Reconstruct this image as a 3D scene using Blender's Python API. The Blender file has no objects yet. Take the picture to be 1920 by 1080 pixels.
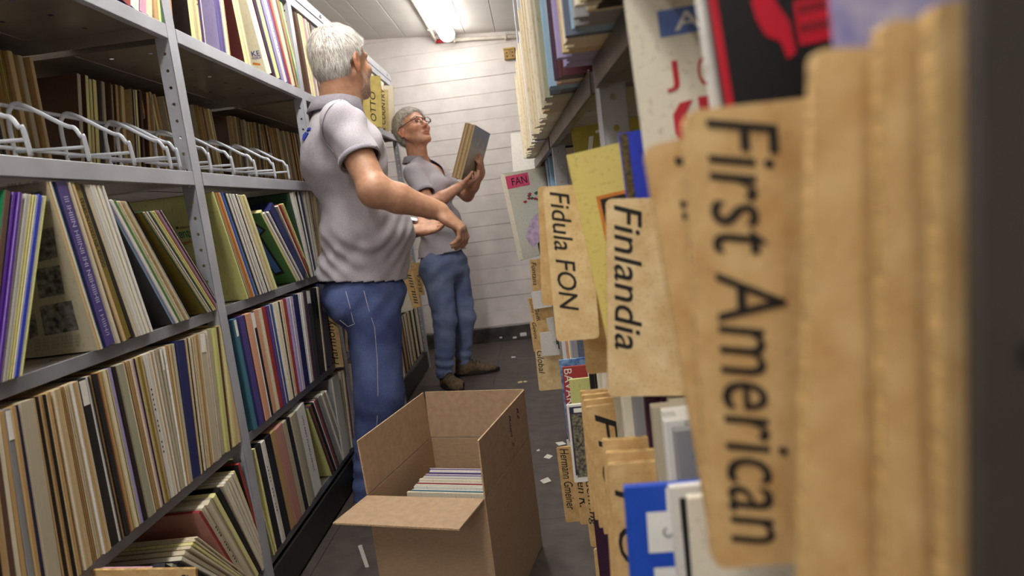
import bpy, bmesh, math, random
import numpy as np
from mathutils import Matrix, Vector
random.seed(7); np.random.seed(7)
SC = bpy.context.scene
COL = SC.collection
# ------------------------------------------------------------------ camera
CH = 1.04; FPX = 1200.0
_d = np.array([997-960, 540-378, FPX]); _d = _d/np.linalg.norm(_d)
_r = math.radians(7.0)
_u = np.array([-math.sin(_r), math.cos(_r), 0.]); _u[2] = -(_u[0]*_d[0]+_u[1]*_d[1])/_d[2]; _u /= np.linalg.norm(_u)
_x = np.cross(_d, _u)
if _x[0] < 0: _x = -_x
cam_d = bpy.data.cameras.new('camera'); cam = bpy.data.objects.new('camera', cam_d); COL.objects.link(cam)
Rm = Matrix(((_x[0], _x[1], -_x[2]), (_d[0], _d[1], -_d[2]), (_u[0], _u[1], -_u[2])))
cam.matrix_world = Matrix.Translation((0, 0, CH)) @ Rm.to_4x4()
cam_d.sensor_width = 36.0; cam_d.lens = FPX/1920*36; cam_d.clip_start = 0.02; cam_d.clip_end = 50
cam_d.dof.use_dof = True; cam_d.dof.focus_distance = 1.8; cam_d.dof.aperture_fstop = cam_d.lens/4.7
SC.camera = cam
# ------------------------------------------------------------------ world, exposure
w = bpy.data.worlds.new('world'); SC.world = w; w.use_nodes = True
w.node_tree.nodes['Background'].inputs[0].default_value = (1.0, 0.96, 0.92, 1)
w.node_tree.nodes['Background'].inputs[1].default_value = 0.25
SC.view_settings.view_transform = 'Standard'; SC.view_settings.look = 'None'
SC.view_settings.exposure = 1.0; SC.view_settings.gamma = 1.0; SC.view_settings.use_curve_mapping = False
LAMP_POWER = 24.0
try:
    SC.cycles.use_denoising = True
except Exception: pass
SC.cycles.max_bounces = 8; SC.cycles.diffuse_bounces = 4

# ------------------------------------------------------------------ picture point -> point of the room
def _ray(px, py):
    c = np.array([px-960, 540-py, FPX]); return np.array([c@_x, c@_d, c@_u])
def onY(px, py, Y):
    r = _ray(px, py); p = r*(Y/r[1]); return Vector((p[0], p[1], p[2]+CH))
def onX(px, py, X):
    r = _ray(px, py); p = r*(X/r[0]); return Vector((p[0], p[1], p[2]+CH))
def onZ(px, py, Z):
    r = _ray(px, py); p = r*((Z-CH)/r[2]); return Vector((p[0], p[1], p[2]+CH))
def proj(p):
    p = np.array([p[0], p[1], p[2]-CH]); c = p[0]*_x+p[1]*_d+p[2]*_u
    return 960+FPX*c[0]/c[2], 540-FPX*c[1]/c[2], c[2]
def Yx(px, Z, a=-.83, b=0.):
    """Y of the point at height Z on the rack front X=a+bY that is seen at picture column px"""
    k = (px-960)/FPX; h = Z-CH
    e = _x-k*np.array([_x[2]]*3)*0
    A0 = _x[0]-k*_x[2]; A1 = _d[0]-k*_d[2]; A2 = _u[0]-k*_u[2]
    return -(a*A0+h*A2)/(b*A0+A1)
# ------------------------------------------------------------------ materials
def s2l(c):
    c = c/255.
    return c/12.92 if c <= .04045 else ((c+.055)/1.055)**2.4
def hexl(h):
    return (s2l(int(h[0:2], 16)), s2l(int(h[2:4], 16)), s2l(int(h[4:6], 16)), 1)
MATS = {}
def newmat(name):
    m = bpy.data.materials.new(name); m.use_nodes = True
    nt = m.node_tree; b = nt.nodes['Principled BSDF']; return m, nt, b
def N(nt, t, **kw):
    n = nt.nodes.new(t)
    for k, v in kw.items():
        if hasattr(n, k): setattr(n, k, v)
        else: n.inputs[k.replace('_', ' ')].default_value = v
    return n
def mat(name, hx, rough=.6, var=.12, scale=40, bump=0., metal=0., spec=.5, stretch=(1, 1, 1), hx2=None, coat=0.):
    if name in MATS: return MATS[name]
    m, nt, b = newmat(name); c = hexl(hx)
    tc = N(nt, 'ShaderNodeTexCoord'); mp = N(nt, 'ShaderNodeMapping'); mp.inputs['Scale'].default_value = stretch
    nt.links.new(tc.outputs['Object'], mp.inputs[0])
    no = N(nt, 'ShaderNodeTexNoise'); no.inputs['Scale'].default_value = scale; no.inputs['Detail'].default_value = 4
    nt.links.new(mp.outputs[0], no.inputs['Vector'])
    mx = N(nt, 'ShaderNodeMix', data_type='RGBA')
    c2 = hexl(hx2) if hx2 else tuple(x*(1-2*var) for x in c[:3])+(1,)
    c1 = c if hx2 else tuple(min(1, x*(1+var)) for x in c[:3])+(1,)
    mx.inputs[6].default_value = c2; mx.inputs[7].default_value = c1
    mr = N(nt, 'ShaderNodeMapRange'); mr.inputs[1].default_value = .35; mr.inputs[2].default_value = .65
    nt.links.new(no.outputs[0], mr.inputs[0]); nt.links.new(mr.outputs[0], mx.inputs[0])
    nt.links.new(mx.outputs[2], b.inputs['Base Color'])
    b.inputs['Roughness'].default_value = rough; b.inputs['Metallic'].default_value = metal
    b.inputs['Specular IOR Level'].default_value = spec
    if coat: b.inputs['Coat Weight'].default_value = coat
    if bump:
        bp = N(nt, 'ShaderNodeBump'); bp.inputs['Strength'].default_value = bump; bp.inputs['Distance'].default_value = .002
        nt.links.new(no.outputs[0], bp.inputs['Height']); nt.links.new(bp.outputs[0], b.inputs['Normal'])
    MATS[name] = m; return m
M_METAL = mat('grey_enamel', 'A9ABB3', .38, .05, 12, spec=.5)
M_METALD = mat('galvanised_shelf', 'A8A29A', .32, .06, 6, metal=.7, stretch=(1, 3, 1))
M_WIRE = mat('light_wire', 'B9BDC6', .35, .03, 20)
M_HOLE = mat('dark_hole', '14130F', .9, .05)
M_WALL = mat('white_wall_paint', 'F0E9E6', .75, .035, 9, .25)
M_CEIL = mat('ceiling_paint', 'E9E5E0', .8, .02, 5)
M_FLOOR = mat('floor_vinyl', '544B47', .5, .14, 14, .1)
M_BASE = mat('dark_baseboard', '4B4846', .6, .3, 10)
M_TUBE, _nt, _b = newmat('lamp_diffuser')
_b.inputs['Emission Color'].default_value = (1, .97, .92, 1); _b.inputs['Emission Strength'].default_value = LAMP_POWER; _b.inputs['Base Color'].default_value = (.9, .9, .9, 1)
M_FIX = mat('lamp_housing', 'E4DDD0', .5, .05)
M_PIPE = mat('pipe_paint', 'E2DACB', .5, .08, 12)
M_CARD = mat('cardboard', 'B39779', .85, .05, 60, .15, stretch=(1, 1, 6))
M_CARDE = mat('cardboard_edge', 'C7A885', .9, .15, 200)
M_INK = mat('black_ink', '1A1716', .7, .05)
M_INKB = mat('soft_ink', '3A3330', .8, .05)
M_BLUE = mat('logo_blue', '2C3FA8', .7, .05)
M_PAPER = mat('white_paper', 'E9E6DC', .8, .04)
M_RED = mat('red_print', 'C02432', .6, .05)
M_REDB = mat('bright_red_print', 'B0122A', .55, .05)
M_PRINTW = mat('white_print', 'EDEDE6', .6, .03)
M_GOLD = mat('orange_print', 'D8822E', .6, .05)
M_TEAL = mat('teal_print', '1E8068', .6, .05)
# plywood
def plywood():
    m, nt, b = newmat('plywood')
    tc = N(nt, 'ShaderNodeTexCoord'); mp = N(nt, 'ShaderNodeMapping'); mp.inputs['Scale'].default_value = (3, 3, 1)
    nt.links.new(tc.outputs['Object'], mp.inputs[0])
    n1 = N(nt, 'ShaderNodeTexNoise'); n1.inputs['Scale'].default_value = 14; n1.inputs['Detail'].default_value = 5
    n2 = N(nt, 'ShaderNodeTexNoise'); n2.inputs['Scale'].default_value = 260
    nt.links.new(mp.outputs[0], n1.inputs['Vector']); nt.links.new(tc.outputs['Object'], n2.inputs['Vector'])
    r1 = N(nt, 'ShaderNodeValToRGB'); e = r1.color_ramp.elements
    e[0].position = .3; e[0].color = hexl('C49A60'); e[1].position = .75; e[1].color = hexl('E2C48C')
    r2 = N(nt, 'ShaderNodeValToRGB'); e = r2.color_ramp.elements
    e[0].position = .3; e[0].color = (.65, .55, .42, 1); e[1].position = .42; e[1].color = (1, 1, 1, 1)
    nt.links.new(n1.outputs[0], r1.inputs[0]); nt.links.new(n2.outputs[0], r2.inputs[0])
    mx = N(nt, 'ShaderNodeMix', data_type='RGBA', blend_type='MULTIPLY'); mx.inputs[0].default_value = .5
    nt.links.new(r1.outputs[0], mx.inputs[6]); nt.links.new(r2.outputs[0], mx.inputs[7])
    nt.links.new(mx.outputs[2], b.inputs['Base Color']); b.inputs['Roughness'].default_value = .65
    MATS['plywood'] = m; return m
M_PLY = plywood()
M_PLYP = M_PLY.copy(); M_PLYP.name = 'pale_plywood'
for n_ in M_PLYP.node_tree.nodes:
    if n_.type == 'VALTORGB' and abs(n_.color_ramp.elements[1].position-.75) < .01: n_.color_ramp.elements[0].color = hexl('D6B47C'); n_.color_ramp.elements[1].color = hexl('EFD8A8')
M_PLYE = mat('plywood_edge', 'C9A468', .8, .25, 60, stretch=(1, 8, 1))
PAL = dict(cream='DCD0B4', ivory='E3DCC8', buff='C9B184', tan='BD9A66', beige='B5AC94', white='E6E3DD', lemon='E2DC9A', lime='CFCF84', olive='7C6A22', black='1B1A1C', navy='232A5E', blue='2B57A8', cobalt='2B3FC0', skyblue='8FB2CC', plum='3A1A36', purple='4E4284', violet='5A2A9A', lilac='9C92C0', mauve='B49AAE', red='9C3230', maroon='4E1A1E', salmon='D09A7C', orange='BE8048', peach='D8B088', green='4A7C40', darkgreen='22442E', emerald='1C8050', teal='44788C', brown='5C4030', pink='D09CB4', rose='B88478', grey='8F8F90', greygreen='A3A48A', charcoal='38383C', yellow='EAD678', slate='5C6478')
def rmat(c):
    """paper sleeve with the wear and the fine printing of a record's back"""
    key = 'sleeve_'+c
    if key in MATS: return MATS[key]
    m, nt, b = newmat(key); col = hexl(PAL[c])
    tc = N(nt, 'ShaderNodeTexCoord')
    oi = N(nt, 'ShaderNodeObjectInfo')
    no = N(nt, 'ShaderNodeTexNoise'); no.inputs['Scale'].default_value = 9; no.inputs['Detail'].default_value = 6
    no2 = N(nt, 'ShaderNodeTexNoise'); no2.inputs['Scale'].default_value = 180
    mp2 = N(nt, 'ShaderNodeMapping'); mp2.inputs['Scale'].default_value = (1, 1, .35)
    nt.links.new(tc.outputs['Object'], no.inputs['Vector'])
    nt.links.new(tc.outputs['Object'], mp2.inputs[0]); nt.links.new(mp2.outputs[0], no2.inputs['Vector'])
    hs = N(nt, 'ShaderNodeHueSaturation'); hs.inputs['Color'].default_value = col
    mr = N(nt, 'ShaderNodeMapRange'); mr.inputs[3].default_value = .82; mr.inputs[4].default_value = 1.12
    ad = N(nt, 'ShaderNodeMath', operation='MULTIPLY_ADD'); ad.inputs[1].default_value = .5; ad.inputs[2].default_value = 0
    nt.links.new(oi.outputs['Random'], ad.inputs[0])
    ad2 = N(nt, 'ShaderNodeMath', operation='MULTIPLY_ADD'); ad2.inputs[1].default_value = .5
    nt.links.new(no.outputs[0], ad2.inputs[0]); nt.links.new(ad.outputs[0], ad2.inputs[2])
    nt.links.new(ad2.outputs[0], mr.inputs[0]); nt.links.new(mr.outputs[0], hs.inputs['Value'])
    mx = N(nt, 'ShaderNodeMix', data_type='RGBA', blend_type='MULTIPLY'); mx.inputs[0].default_value = .35
    rp = N(nt, 'ShaderNodeValToRGB'); e = rp.color_ramp.elements; e[0].position = .32; e[0].color = (.45, .4, .33, 1); e[1].position = .42; e[1].color = (1, 1, 1, 1)
    nt.links.new(no2.outputs[0], rp.inputs[0]); nt.links.new(hs.outputs[0], mx.inputs[6]); nt.links.new(rp.outputs[0], mx.inputs[7])
    nt.links.new(mx.outputs[2], b.inputs['Base Color'])
    b.inputs['Roughness'].default_value = .42 if c in ('black', 'navy', 'purple', 'violet', 'cobalt', 'green', 'plum', 'lime', 'maroon', 'emerald', 'blue') else .6
    MATS[key] = m; return m
# ------------------------------------------------------------------ mesh helpers
def mesh(name, vs, fs, mats=(), mi=None, smooth=False):
    me = bpy.data.meshes.new(name); me.from_pydata([tuple(v) for v in vs], [], fs)
    for m in mats: me.materials.append(m)
    if mi is not None:
        me.polygons.foreach_set('material_index', mi)
    if smooth: me.polygons.foreach_set('use_smooth', [True]*len(me.polygons))
    me.update(); return me
def link(name, me, parent=None, M=None):
    if parent is not None: return child(name, me, parent, M)
    o = bpy.data.objects.new(name, me); COL.objects.link(o)
    if M is not None: o.matrix_basis = M
    return o
def tag(o, label=None, cat=None, group=None, kind=None):
    if label: o['label'] = label
    if cat: o['category'] = cat
    if group: o['group'] = group
    if kind: o['kind'] = kind
    return o
def empty(name, loc=(0, 0, 0)):
    o = bpy.data.objects.new(name, None); COL.objects.link(o); o.location = loc; o.empty_display_size = .05; return o
class MB:
    def __init__(s): s.v = []; s.f = []; s.m = []
    def box(s, lo, hi, M=None, mi=0, bev=0.):
        x0, y0, z0 = lo; x1, y1, z1 = hi; b = bev; n = len(s.v)
        if b <= 0:
            vs = [(x0, y0, z0), (x1, y0, z0), (x1, y1, z0), (x0, y1, z0), (x0, y0, z1), (x1, y0, z1), (x1, y1, z1), (x0, y1, z1)]
            fs = [(0, 3, 2, 1), (4, 5, 6, 7), (0, 1, 5, 4), (1, 2, 6, 5), (2, 3, 7, 6), (3, 0, 4, 7)]
        else:
            o8 = lambda i, z: [(x0+b+i, y0+i, z), (x1-b-i, y0+i, z), (x1-i, y0+b+i, z), (x1-i, y1-b-i, z), (x1-b-i, y1-i, z), (x0+b+i, y1-i, z), (x0+i, y1-b-i, z), (x0+i, y0+b+i, z)]
            vs = o8(b*.6, z0)+o8(0, z0+b)+o8(0, z1-b)+o8(b*.6, z1); fs = [tuple(range(7, -1, -1)), tuple(range(24, 32))]
            for k in range(3):
                for i in range(8):
                    j = (i+1) % 8; fs.append((k*8+i, k*8+j, (k+1)*8+j, (k+1)*8+i))
        for v in vs: s.v.append(tuple(M @ Vector(v)) if M is not None else v)
        for f in fs: s.f.append(tuple(i+n for i in f)); s.m.append(mi)
        return s
    def tube(s, pts, r, n=8, mi=0, closed=False, r2=None):
        pts = [Vector(p) for p in pts]; base = len(s.v); L = len(pts); prev = None
        for i, p in enumerate(pts):
            a = pts[i-1] if (i > 0 or closed) else p; c = pts[(i+1) % L] if (i < L-1 or closed) else p
            t = (c-a).normalized()
            if prev is None:
                q = Vector((0, 0, 1)) if abs(t.z) < .9 else Vector((1, 0, 0)); u = t.cross(q).normalized()
            else:
                u = (prev-t*prev.dot(t)).normalized()
            prev = u; v2 = t.cross(u); rr = r if r2 is None else r+(r2-r)*i/(L-1)
            for k in range(n):
                an = 2*math.pi*k/n; s.v.append(tuple(p+(u*math.cos(an)+v2*math.sin(an))*rr))
        for i in range(L if closed else L-1):
            j = (i+1) % L
            for k in range(n):
                m = (k+1) % n; s.f.append((base+i*n+k, base+i*n+m, base+j*n+m, base+j*n+k)); s.m.append(mi)
        if not closed:
            s.f.append(tuple(base+k for k in range(n-1, -1, -1))); s.m.append(mi)
            s.f.append(tuple(base+(L-1)*n+k for k in range(n))); s.m.append(mi)
        return s
    def poly(s, pts, mi=0):
        n = len(s.v); s.v += [tuple(p) for p in pts]; s.f.append(tuple(range(n, n+len(pts)))); s.m.append(mi); return s
    def holed(s, O, U, V, nu, nv, cu, cv, r, mi=0):
        """sheet of nu x nv cells of size cu x cv, each with an eight-sided hole of radius r"""
        O = Vector(O); U = Vector(U); V = Vector(V)
        for i in range(nu):
            for j in range(nv):
                n = len(s.v); c = O+U*(i+.5)*cu+V*(j+.5)*cv
                out = [(1, 0), (1, 1), (0, 1), (-1, 1), (-1, 0), (-1, -1), (0, -1), (1, -1)]
                for a, b in out: s.v.append(tuple(c+U*a*cu/2+V*b*cv/2))
                for k in range(8): s.v.append(tuple(c+U*math.cos(k*math.pi/4)*r+V*math.sin(k*math.pi/4)*r))
                for k in range(8):
                    m = (k+1) % 8; s.f.append((n+k, n+m, n+8+m, n+8+k)); s.m.append(mi)
        return s
    def me(s, name, mats, smooth=False):
        return mesh(name, s.v, s.f, mats, s.m, smooth)
    def obj(s, name, mats, parent=None, smooth=False, M=None):
        if not isinstance(mats, (list, tuple)): mats = [mats]
        return link(name, s.me(name, mats, smooth), parent, M)
def spline(pts, n=5):
    pts = [np.array(p, float) for p in pts]; P = [pts[0]]+pts+[pts[-1]]; out = []
    for i in range(1, len(P)-2):
        a, b, c, d = P[i-1:i+3]
        for k in range(n):
            t = k/n; out.append(.5*((2*b)+(c-a)*t+(2*a-5*b+4*c-d)*t*t+(3*b-a-3*c+d)*t**3))
    return out+[pts[-1]]
def text_mesh(txt, length, height, depth=.0004, shear=.25, bold=.0, spacing=1.0):
    """flat lettering: reading direction +X from 0 to length, cap direction +Y from 0 to height, faces +Z"""
    cu = bpy.data.curves.new('lettering', 'FONT'); cu.body = txt; cu.shear = shear; cu.offset = bold; cu.space_character = spacing
    cu.resolution_u = 3
    ob = bpy.data.objects.new('lettering', cu); COL.objects.link(ob)
    dg = bpy.context.evaluated_depsgraph_get(); me = bpy.data.meshes.new_from_object(ob.evaluated_get(dg))
    bpy.data.objects.remove(ob); bpy.data.curves.remove(cu)
    n = len(me.vertices); co = np.zeros(n*3); me.vertices.foreach_get('co', co); co = co.reshape(-1, 3)
    if n:
        lo = co.min(0); hi = co.max(0)
        co[:, 0] = (co[:, 0]-lo[0])/(hi[0]-lo[0])*length; co[:, 1] = (co[:, 1]-lo[1])/(hi[1]-lo[1])*height; co[:, 2] = 0
    me.vertices.foreach_set('co', co.ravel()); me.update(); return me
def frame(O, ex, ey):
    """matrix with origin O and local x, y along ex, ey"""
    ex = Vector(ex).normalized(); ey = Vector(ey); ey = (ey-ex*ey.dot(ex)).normalized(); ez = ex.cross(ey)
    M = Matrix((ex, ey, ez)).transposed().to_4x4(); M.translation = Vector(O); return M
def add_text(parent, txt, O, ex, ey, length, height, m=None, name='lettering', shear=.25, bold=.0):
    me = text_mesh(txt, length, height, shear=shear, bold=bold); me.materials.append(m or M_INK)
    return child(name, me, parent, frame(O, ex, ey))
def parent_world(o):
    M = o.matrix_basis.copy()
    if o.parent is not None: M = parent_world(o.parent) @ o.matrix_parent_inverse @ M
    return M
def child(name, me, parent, M=None):
    """child given in room coordinates"""
    o = bpy.data.objects.new(name, me); COL.objects.link(o); o.parent = parent
    o.matrix_parent_inverse = parent_world(parent).inverted(); o.matrix_basis = M if M is not None else Matrix.Identity(4); return o
# ================================================================== THE ROOM
XW0, XW1, YW0, YW1 = -2.6, 1.9, -4.3, 4.88
def ceil_z(x): return 2.318-.072*(x+.5)
def struct(o): o['kind'] = 'structure'; return o
# floor of square vinyl tiles
fl = struct(MB().box((XW0, YW0, -.06), (XW1, YW1, -.003)).obj('floor', M_BASE))
tm = {}
for i in range(10):
    for j in range(21):
        x0 = XW0+i*.45; y0 = YW0+.08+j*.45-.08; y1 = min(y0+.4485, YW1)
        if x0 > XW1-.1 or y0 > YW1-.02: continue
        k = round(y1-y0, 3)
        if k not in tm: tm[k] = MB().box((0, 0, -.0035), (.4485, k, 0), bev=.0006).me('tile', [M_FLOOR])
        child('tile', tm[k], fl, Matrix.Translation((x0, y0, 0)))
# back wall in courses of shuttered concrete, 0.11 m high
wb = struct(MB().box((XW0, YW1+.006, 0), (XW1, YW1+.12, 2.55)).obj('wall_back', M_WALL))
zs = [.10, .121, .234, .346, .457, .572, .68, .787, .9, 1.012, 1.128, 1.24, 1.35, 1.46, 1.57, 1.68, 1.77, 1.868, 1.99, 2.10, 2.21, 2.33, 2.5]
for k in range(1, len(zs)-1):
    z0, z1 = zs[k], zs[k+1]
    m = MB(); n = 36; vs = []
    rr = random.Random(k)
    ya = YW1+rr.uniform(-.0015, .0015)
    for i in range(n+1):
        x = XW0+(XW1-XW0)*i/n; a = rr.uniform(-.0012, .0012); b = rr.uniform(-.0012, .0012)
        vs += [(x, YW1+.007, z0+.0010+a), (x, ya, z0+.003+a), (x, ya, z1-.002+b), (x, YW1+.007, z1-.0006+b)]
    fs = [(4*i+q, 4*i+4+q, 4*i+5+q, 4*i+1+q) for i in range(n) for q in range(3)]
    me = mesh('course', vs, [f for f in fs], [M_WALL]); child('course', me, wb)
MB().box((XW0, YW1-.012, 0), (XW1, YW1+.004, .112), bev=.003).obj('baseboard_back', M_BASE)['kind'] = 'structure'
# little plaster patches on the baseboard
for px, py, sx, sz in [(982, 634, .05, .028), (966, 640, .03, .015), (940, 640, .022, .012)]:
    p = onY(px, py, YW1-.013); child('plaster_patch', MB().box((p.x-sx/2, YW1-.0155, max(.005, p.z-sz/2+.03)), (p.x+sx/2, YW1-.0115, max(.005, p.z-sz/2+.03)+sz), bev=.002).me('plaster_patch', [M_WALL]), bpy.data.objects['baseboard_back'])
struct(MB().box((XW0-.1, YW0, 0), (XW0, YW1, 2.6)).obj('wall_left', M_WALL))
struct(MB().box((XW1, YW0, 0), (XW1+.1, YW1, 2.6)).obj('wall_right', M_WALL))
struct(MB().box((XW0, YW0-.1, 0), (XW1, YW0, 2.6)).obj('wall_front', M_WALL))
ce = struct(MB().poly([(XW0, YW0, ceil_z(XW0)+.03), (XW1, YW0, ceil_z(XW1)+.03), (XW1, YW1+.1, ceil_z(XW1)+.03), (XW0, YW1+.1, ceil_z(XW0)+.03)]).obj('ceiling', M_CEIL))
# ceiling boards, joints running along the aisle
xj = [XW0, -2.3, -2.08, -1.86, -1.64, -1.42, -1.20, -1.075, -.955, -.78, -.56, -.34, -.12, .1, .32, .54, .76, .98, 1.2, 1.42, 1.64, XW1]
for a, b in zip(xj[:-1], xj[1:]):
    g = .0028; ca, cb = ceil_z(a), ceil_z(b)
    vs = []
    for y in (YW0, YW1+.05):
        vs += [(a+g*.3, y, ca+.03), (a+g*.3, y, ca+.003), (a+g*1.6, y, ca), (b-g*1.6, y, cb), (b-g*.3, y, cb+.003), (b-g*.3, y, cb+.03)]
    fs = [(i, i+1, i+7, i+6) for i in range(5)]
    child('board', mesh('board', vs, fs, [M_CEIL]), ce)
# pipe along the top of the back wall and conduit beside the lamp
def pipe_run(name, pts, r, label, cat):
    root = empty(name, pts[0]); tag(root, label, cat)
    child('pipe', MB().tube(pts, r, 12).me('pipe', [M_PIPE], True), root); return root
zc = ceil_z
pr = pipe_run('wall_pipe', [(-.50, 4.845, zc(-.5)-.045), (.0, 4.845, zc(0)-.045), (1.2, 4.845, zc(1.2)-.045)], .013, 'cream painted pipe running along the top of the white back wall', 'pipe')
for x in (-.42, -.05, .4):
    child('clamp', MB().box((x-.008, 4.825, zc(x)-.065), (x+.008, 4.88, zc(x)-.022), bev=.003).me('clamp', [M_PIPE]), pr)
child('red_collar', MB().tube([(-.555, 4.845, zc(-.5)-.046), (-.50, 4.845, zc(-.5)-.045)], .0145, 12).me('red_collar', [M_RED], True), pr)['label'] = 'red collar'
cp = pipe_run('ceiling_conduit', [(-.565, -1.5, zc(-.565)-.014), (-.565, 4.70, zc(-.565)-.014), (-.563, 4.78, zc(-.565)-.03), (-.555, 4.845, zc(-.565)-.045)], .0105, 'thin cream conduit on the ceiling running beside the lit tube lamp', 'pipe')
for y in (4.62, 3.9, 3.2):
    child('clip', MB().box((-.582, y-.01, zc(-.565)-.027), (-.548, y+.01, zc(-.565)), bev=.003).me('clip', [M_FIX]), cp)
# tube lamps
def lamp(x, y0, y1, label, group=None, m_=None):
    z = zc(x)-.012; root = empty('tube_lamp', (x, y0, z)); tag(root, label, 'lamp', group)
    child('housing', MB().box((x-.05, y0+.01, z-.035), (x+.05, y1-.01, z+.004), bev=.004).me('housing', [M_FIX]), root)
    # rounded diffuser: half-round section with rounded ends
    vs = []; fs = []; n = 12; st = [(0, .25), (.012, .6), (.03, .88), (.06, 1), (1, 1)]
    ys = [y0+s for s, _ in st[:-1]]+[y1-s for s, _ in reversed(st[:-1])]; sc = [q for _, q in st[:-1]]+[q for _, q in reversed(st[:-1])]
    for y, q in zip(ys, sc):
        for k in range(n+1):
            a = math.pi*k/n; vs.append((x+.055*q*math.cos(a), y, z-.032-.052*q*math.sin(a)))
    for i in range(len(ys)-1):
        for k in range(n): fs.append((i*(n+1)+k, i*(n+1)+k+1, (i+1)*(n+1)+k+1, (i+1)*(n+1)+k))
    fs += [tuple(range(n, -1, -1)), tuple((len(ys)-1)*(n+1)+k for k in range(n+1))]
    child('diffuser', mesh('diffuser', vs, fs, [m_ or M_TUBE], smooth=True), root)
    for y in (y0-.006, y1+.006):
        child('end_cap', MB().box((x-.03, y-.012, z-.05), (x+.03, y+.012, z-.01), bev=.004).me('end_cap', [M_FIX]), root)
    return root
LX = -.455
M_TUBEO = M_TUBE.copy(); M_TUBEO.name = 'lamp_diffuser_dimmed'; M_TUBEO.node_tree.nodes['Principled BSDF'].inputs['Emission Strength'].default_value = 10.0  # dimmed copy of the diffuser, keeps the back wall from blowing out
lamp(LX, 3.45, 4.74, 'lit fluorescent tube lamp on the ceiling above the woman by the back wall', None, M_TUBEO)
lamp(LX, 1.25, 2.54, 'lit tube lamp on the ceiling above the grey-haired man, out of frame')
lamp(LX, -.95, .34, 'lit tube lamp on the ceiling above the near end of the aisle, out of frame')
lamp(LX, -3.1, -1.81, 'added unseen tube lamp farthest behind the camera, for frontal light on the boards')  # added lamp, unseen: gives the divider boards more frontal light
lamp(-2.1, 1.25, 2.54, 'lit tube lamp over the next aisle behind the left shelving', None, M_TUBEO)
# junction box
p = onY(944, 94, YW1)
jb = empty('junction_box', (p.x+.04, YW1, p.z-.03)); tag(jb, 'small yellowed junction box high on the white back wall beside the right rack', 'junction box')
M_JB = mat('aged_plastic', 'B9975A', .6, .15, 30)
child('box', MB().box((p.x, YW1-.035, p.z-.075), (p.x+.085, YW1, p.z-.005), bev=.004).me('box', [M_JB]), jb)
child('lid', MB().box((p.x-.002, YW1-.041, p.z-.006), (p.x+.087, YW1, p.z+.004), bev=.002).me('lid', [mat('aged_plastic_light', 'D8B36A', .6, .1)]), jb)
for i in range(2):
    for j in range(2):
        child('screw', MB().tube([(p.x+.022+.04*i, YW1-.037, p.z-.03-.025*j), (p.x+.022+.04*i, YW1-.034, p.z-.03-.025*j)], .005, 8).me('screw', [M_HOLE]), jb)
# scraps of paper on the floor
scr = [(1028, 857, .030, 'white'), (1023, 902, .034, 'white'), (1052, 832, .034, 'white'), (975, 717, .026, 'yellowish'), (963, 670, .03, 'white'), (985, 716, .02, 'yellowish'), (1009, 845, .012, 'grey'), (842, 676, .02, 'white')]
lab = ['square white paper scrap on the floor right of the box, upper one', 'cream white paper scrap on the floor right of the box, lower one', 'white paper scrap on the floor touching the foot of the right rack', 'pale yellow paper scrap on the floor beyond the box, larger', 'small white paper scrap on the floor near the back wall', 'small yellow paper scrap right beside the larger yellow one', 'tiny grey paper scrap on the floor right of the box', 'small white paper scrap between the woman\'s feet by the wall']
M_SCY = mat('paper_yellow', 'E0D29A', .8, .04)
for i, (px, py, s, c) in enumerate(scr):
    q = onZ(px, py, .001); a = random.uniform(0, 3); ex = Vector((math.cos(a), math.sin(a), 0)); ey = Vector((-math.sin(a), math.cos(a), 0))
    pts = [q-ex*s/2-ey*s/2, q+ex*s/2-ey*s*.45, q+ex*s*.55+ey*s/2, q-ex*s*.45+ey*s/2]
    vs = pts+[p+Vector((0, 0, .0012)) for p in pts]; vs[6] = vs[6]+Vector((0, 0, .003))
    o = link('paper_scrap', mesh('paper_scrap', vs, [(3, 2, 1, 0), (4, 5, 6, 7), (0, 1, 5, 4), (1, 2, 6, 5), (2, 3, 7, 6), (3, 0, 4, 7)], [M_SCY if c == 'yellowish' else M_PAPER]))
    tag(o, lab[i], 'paper', 'paper scraps on the floor')

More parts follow.
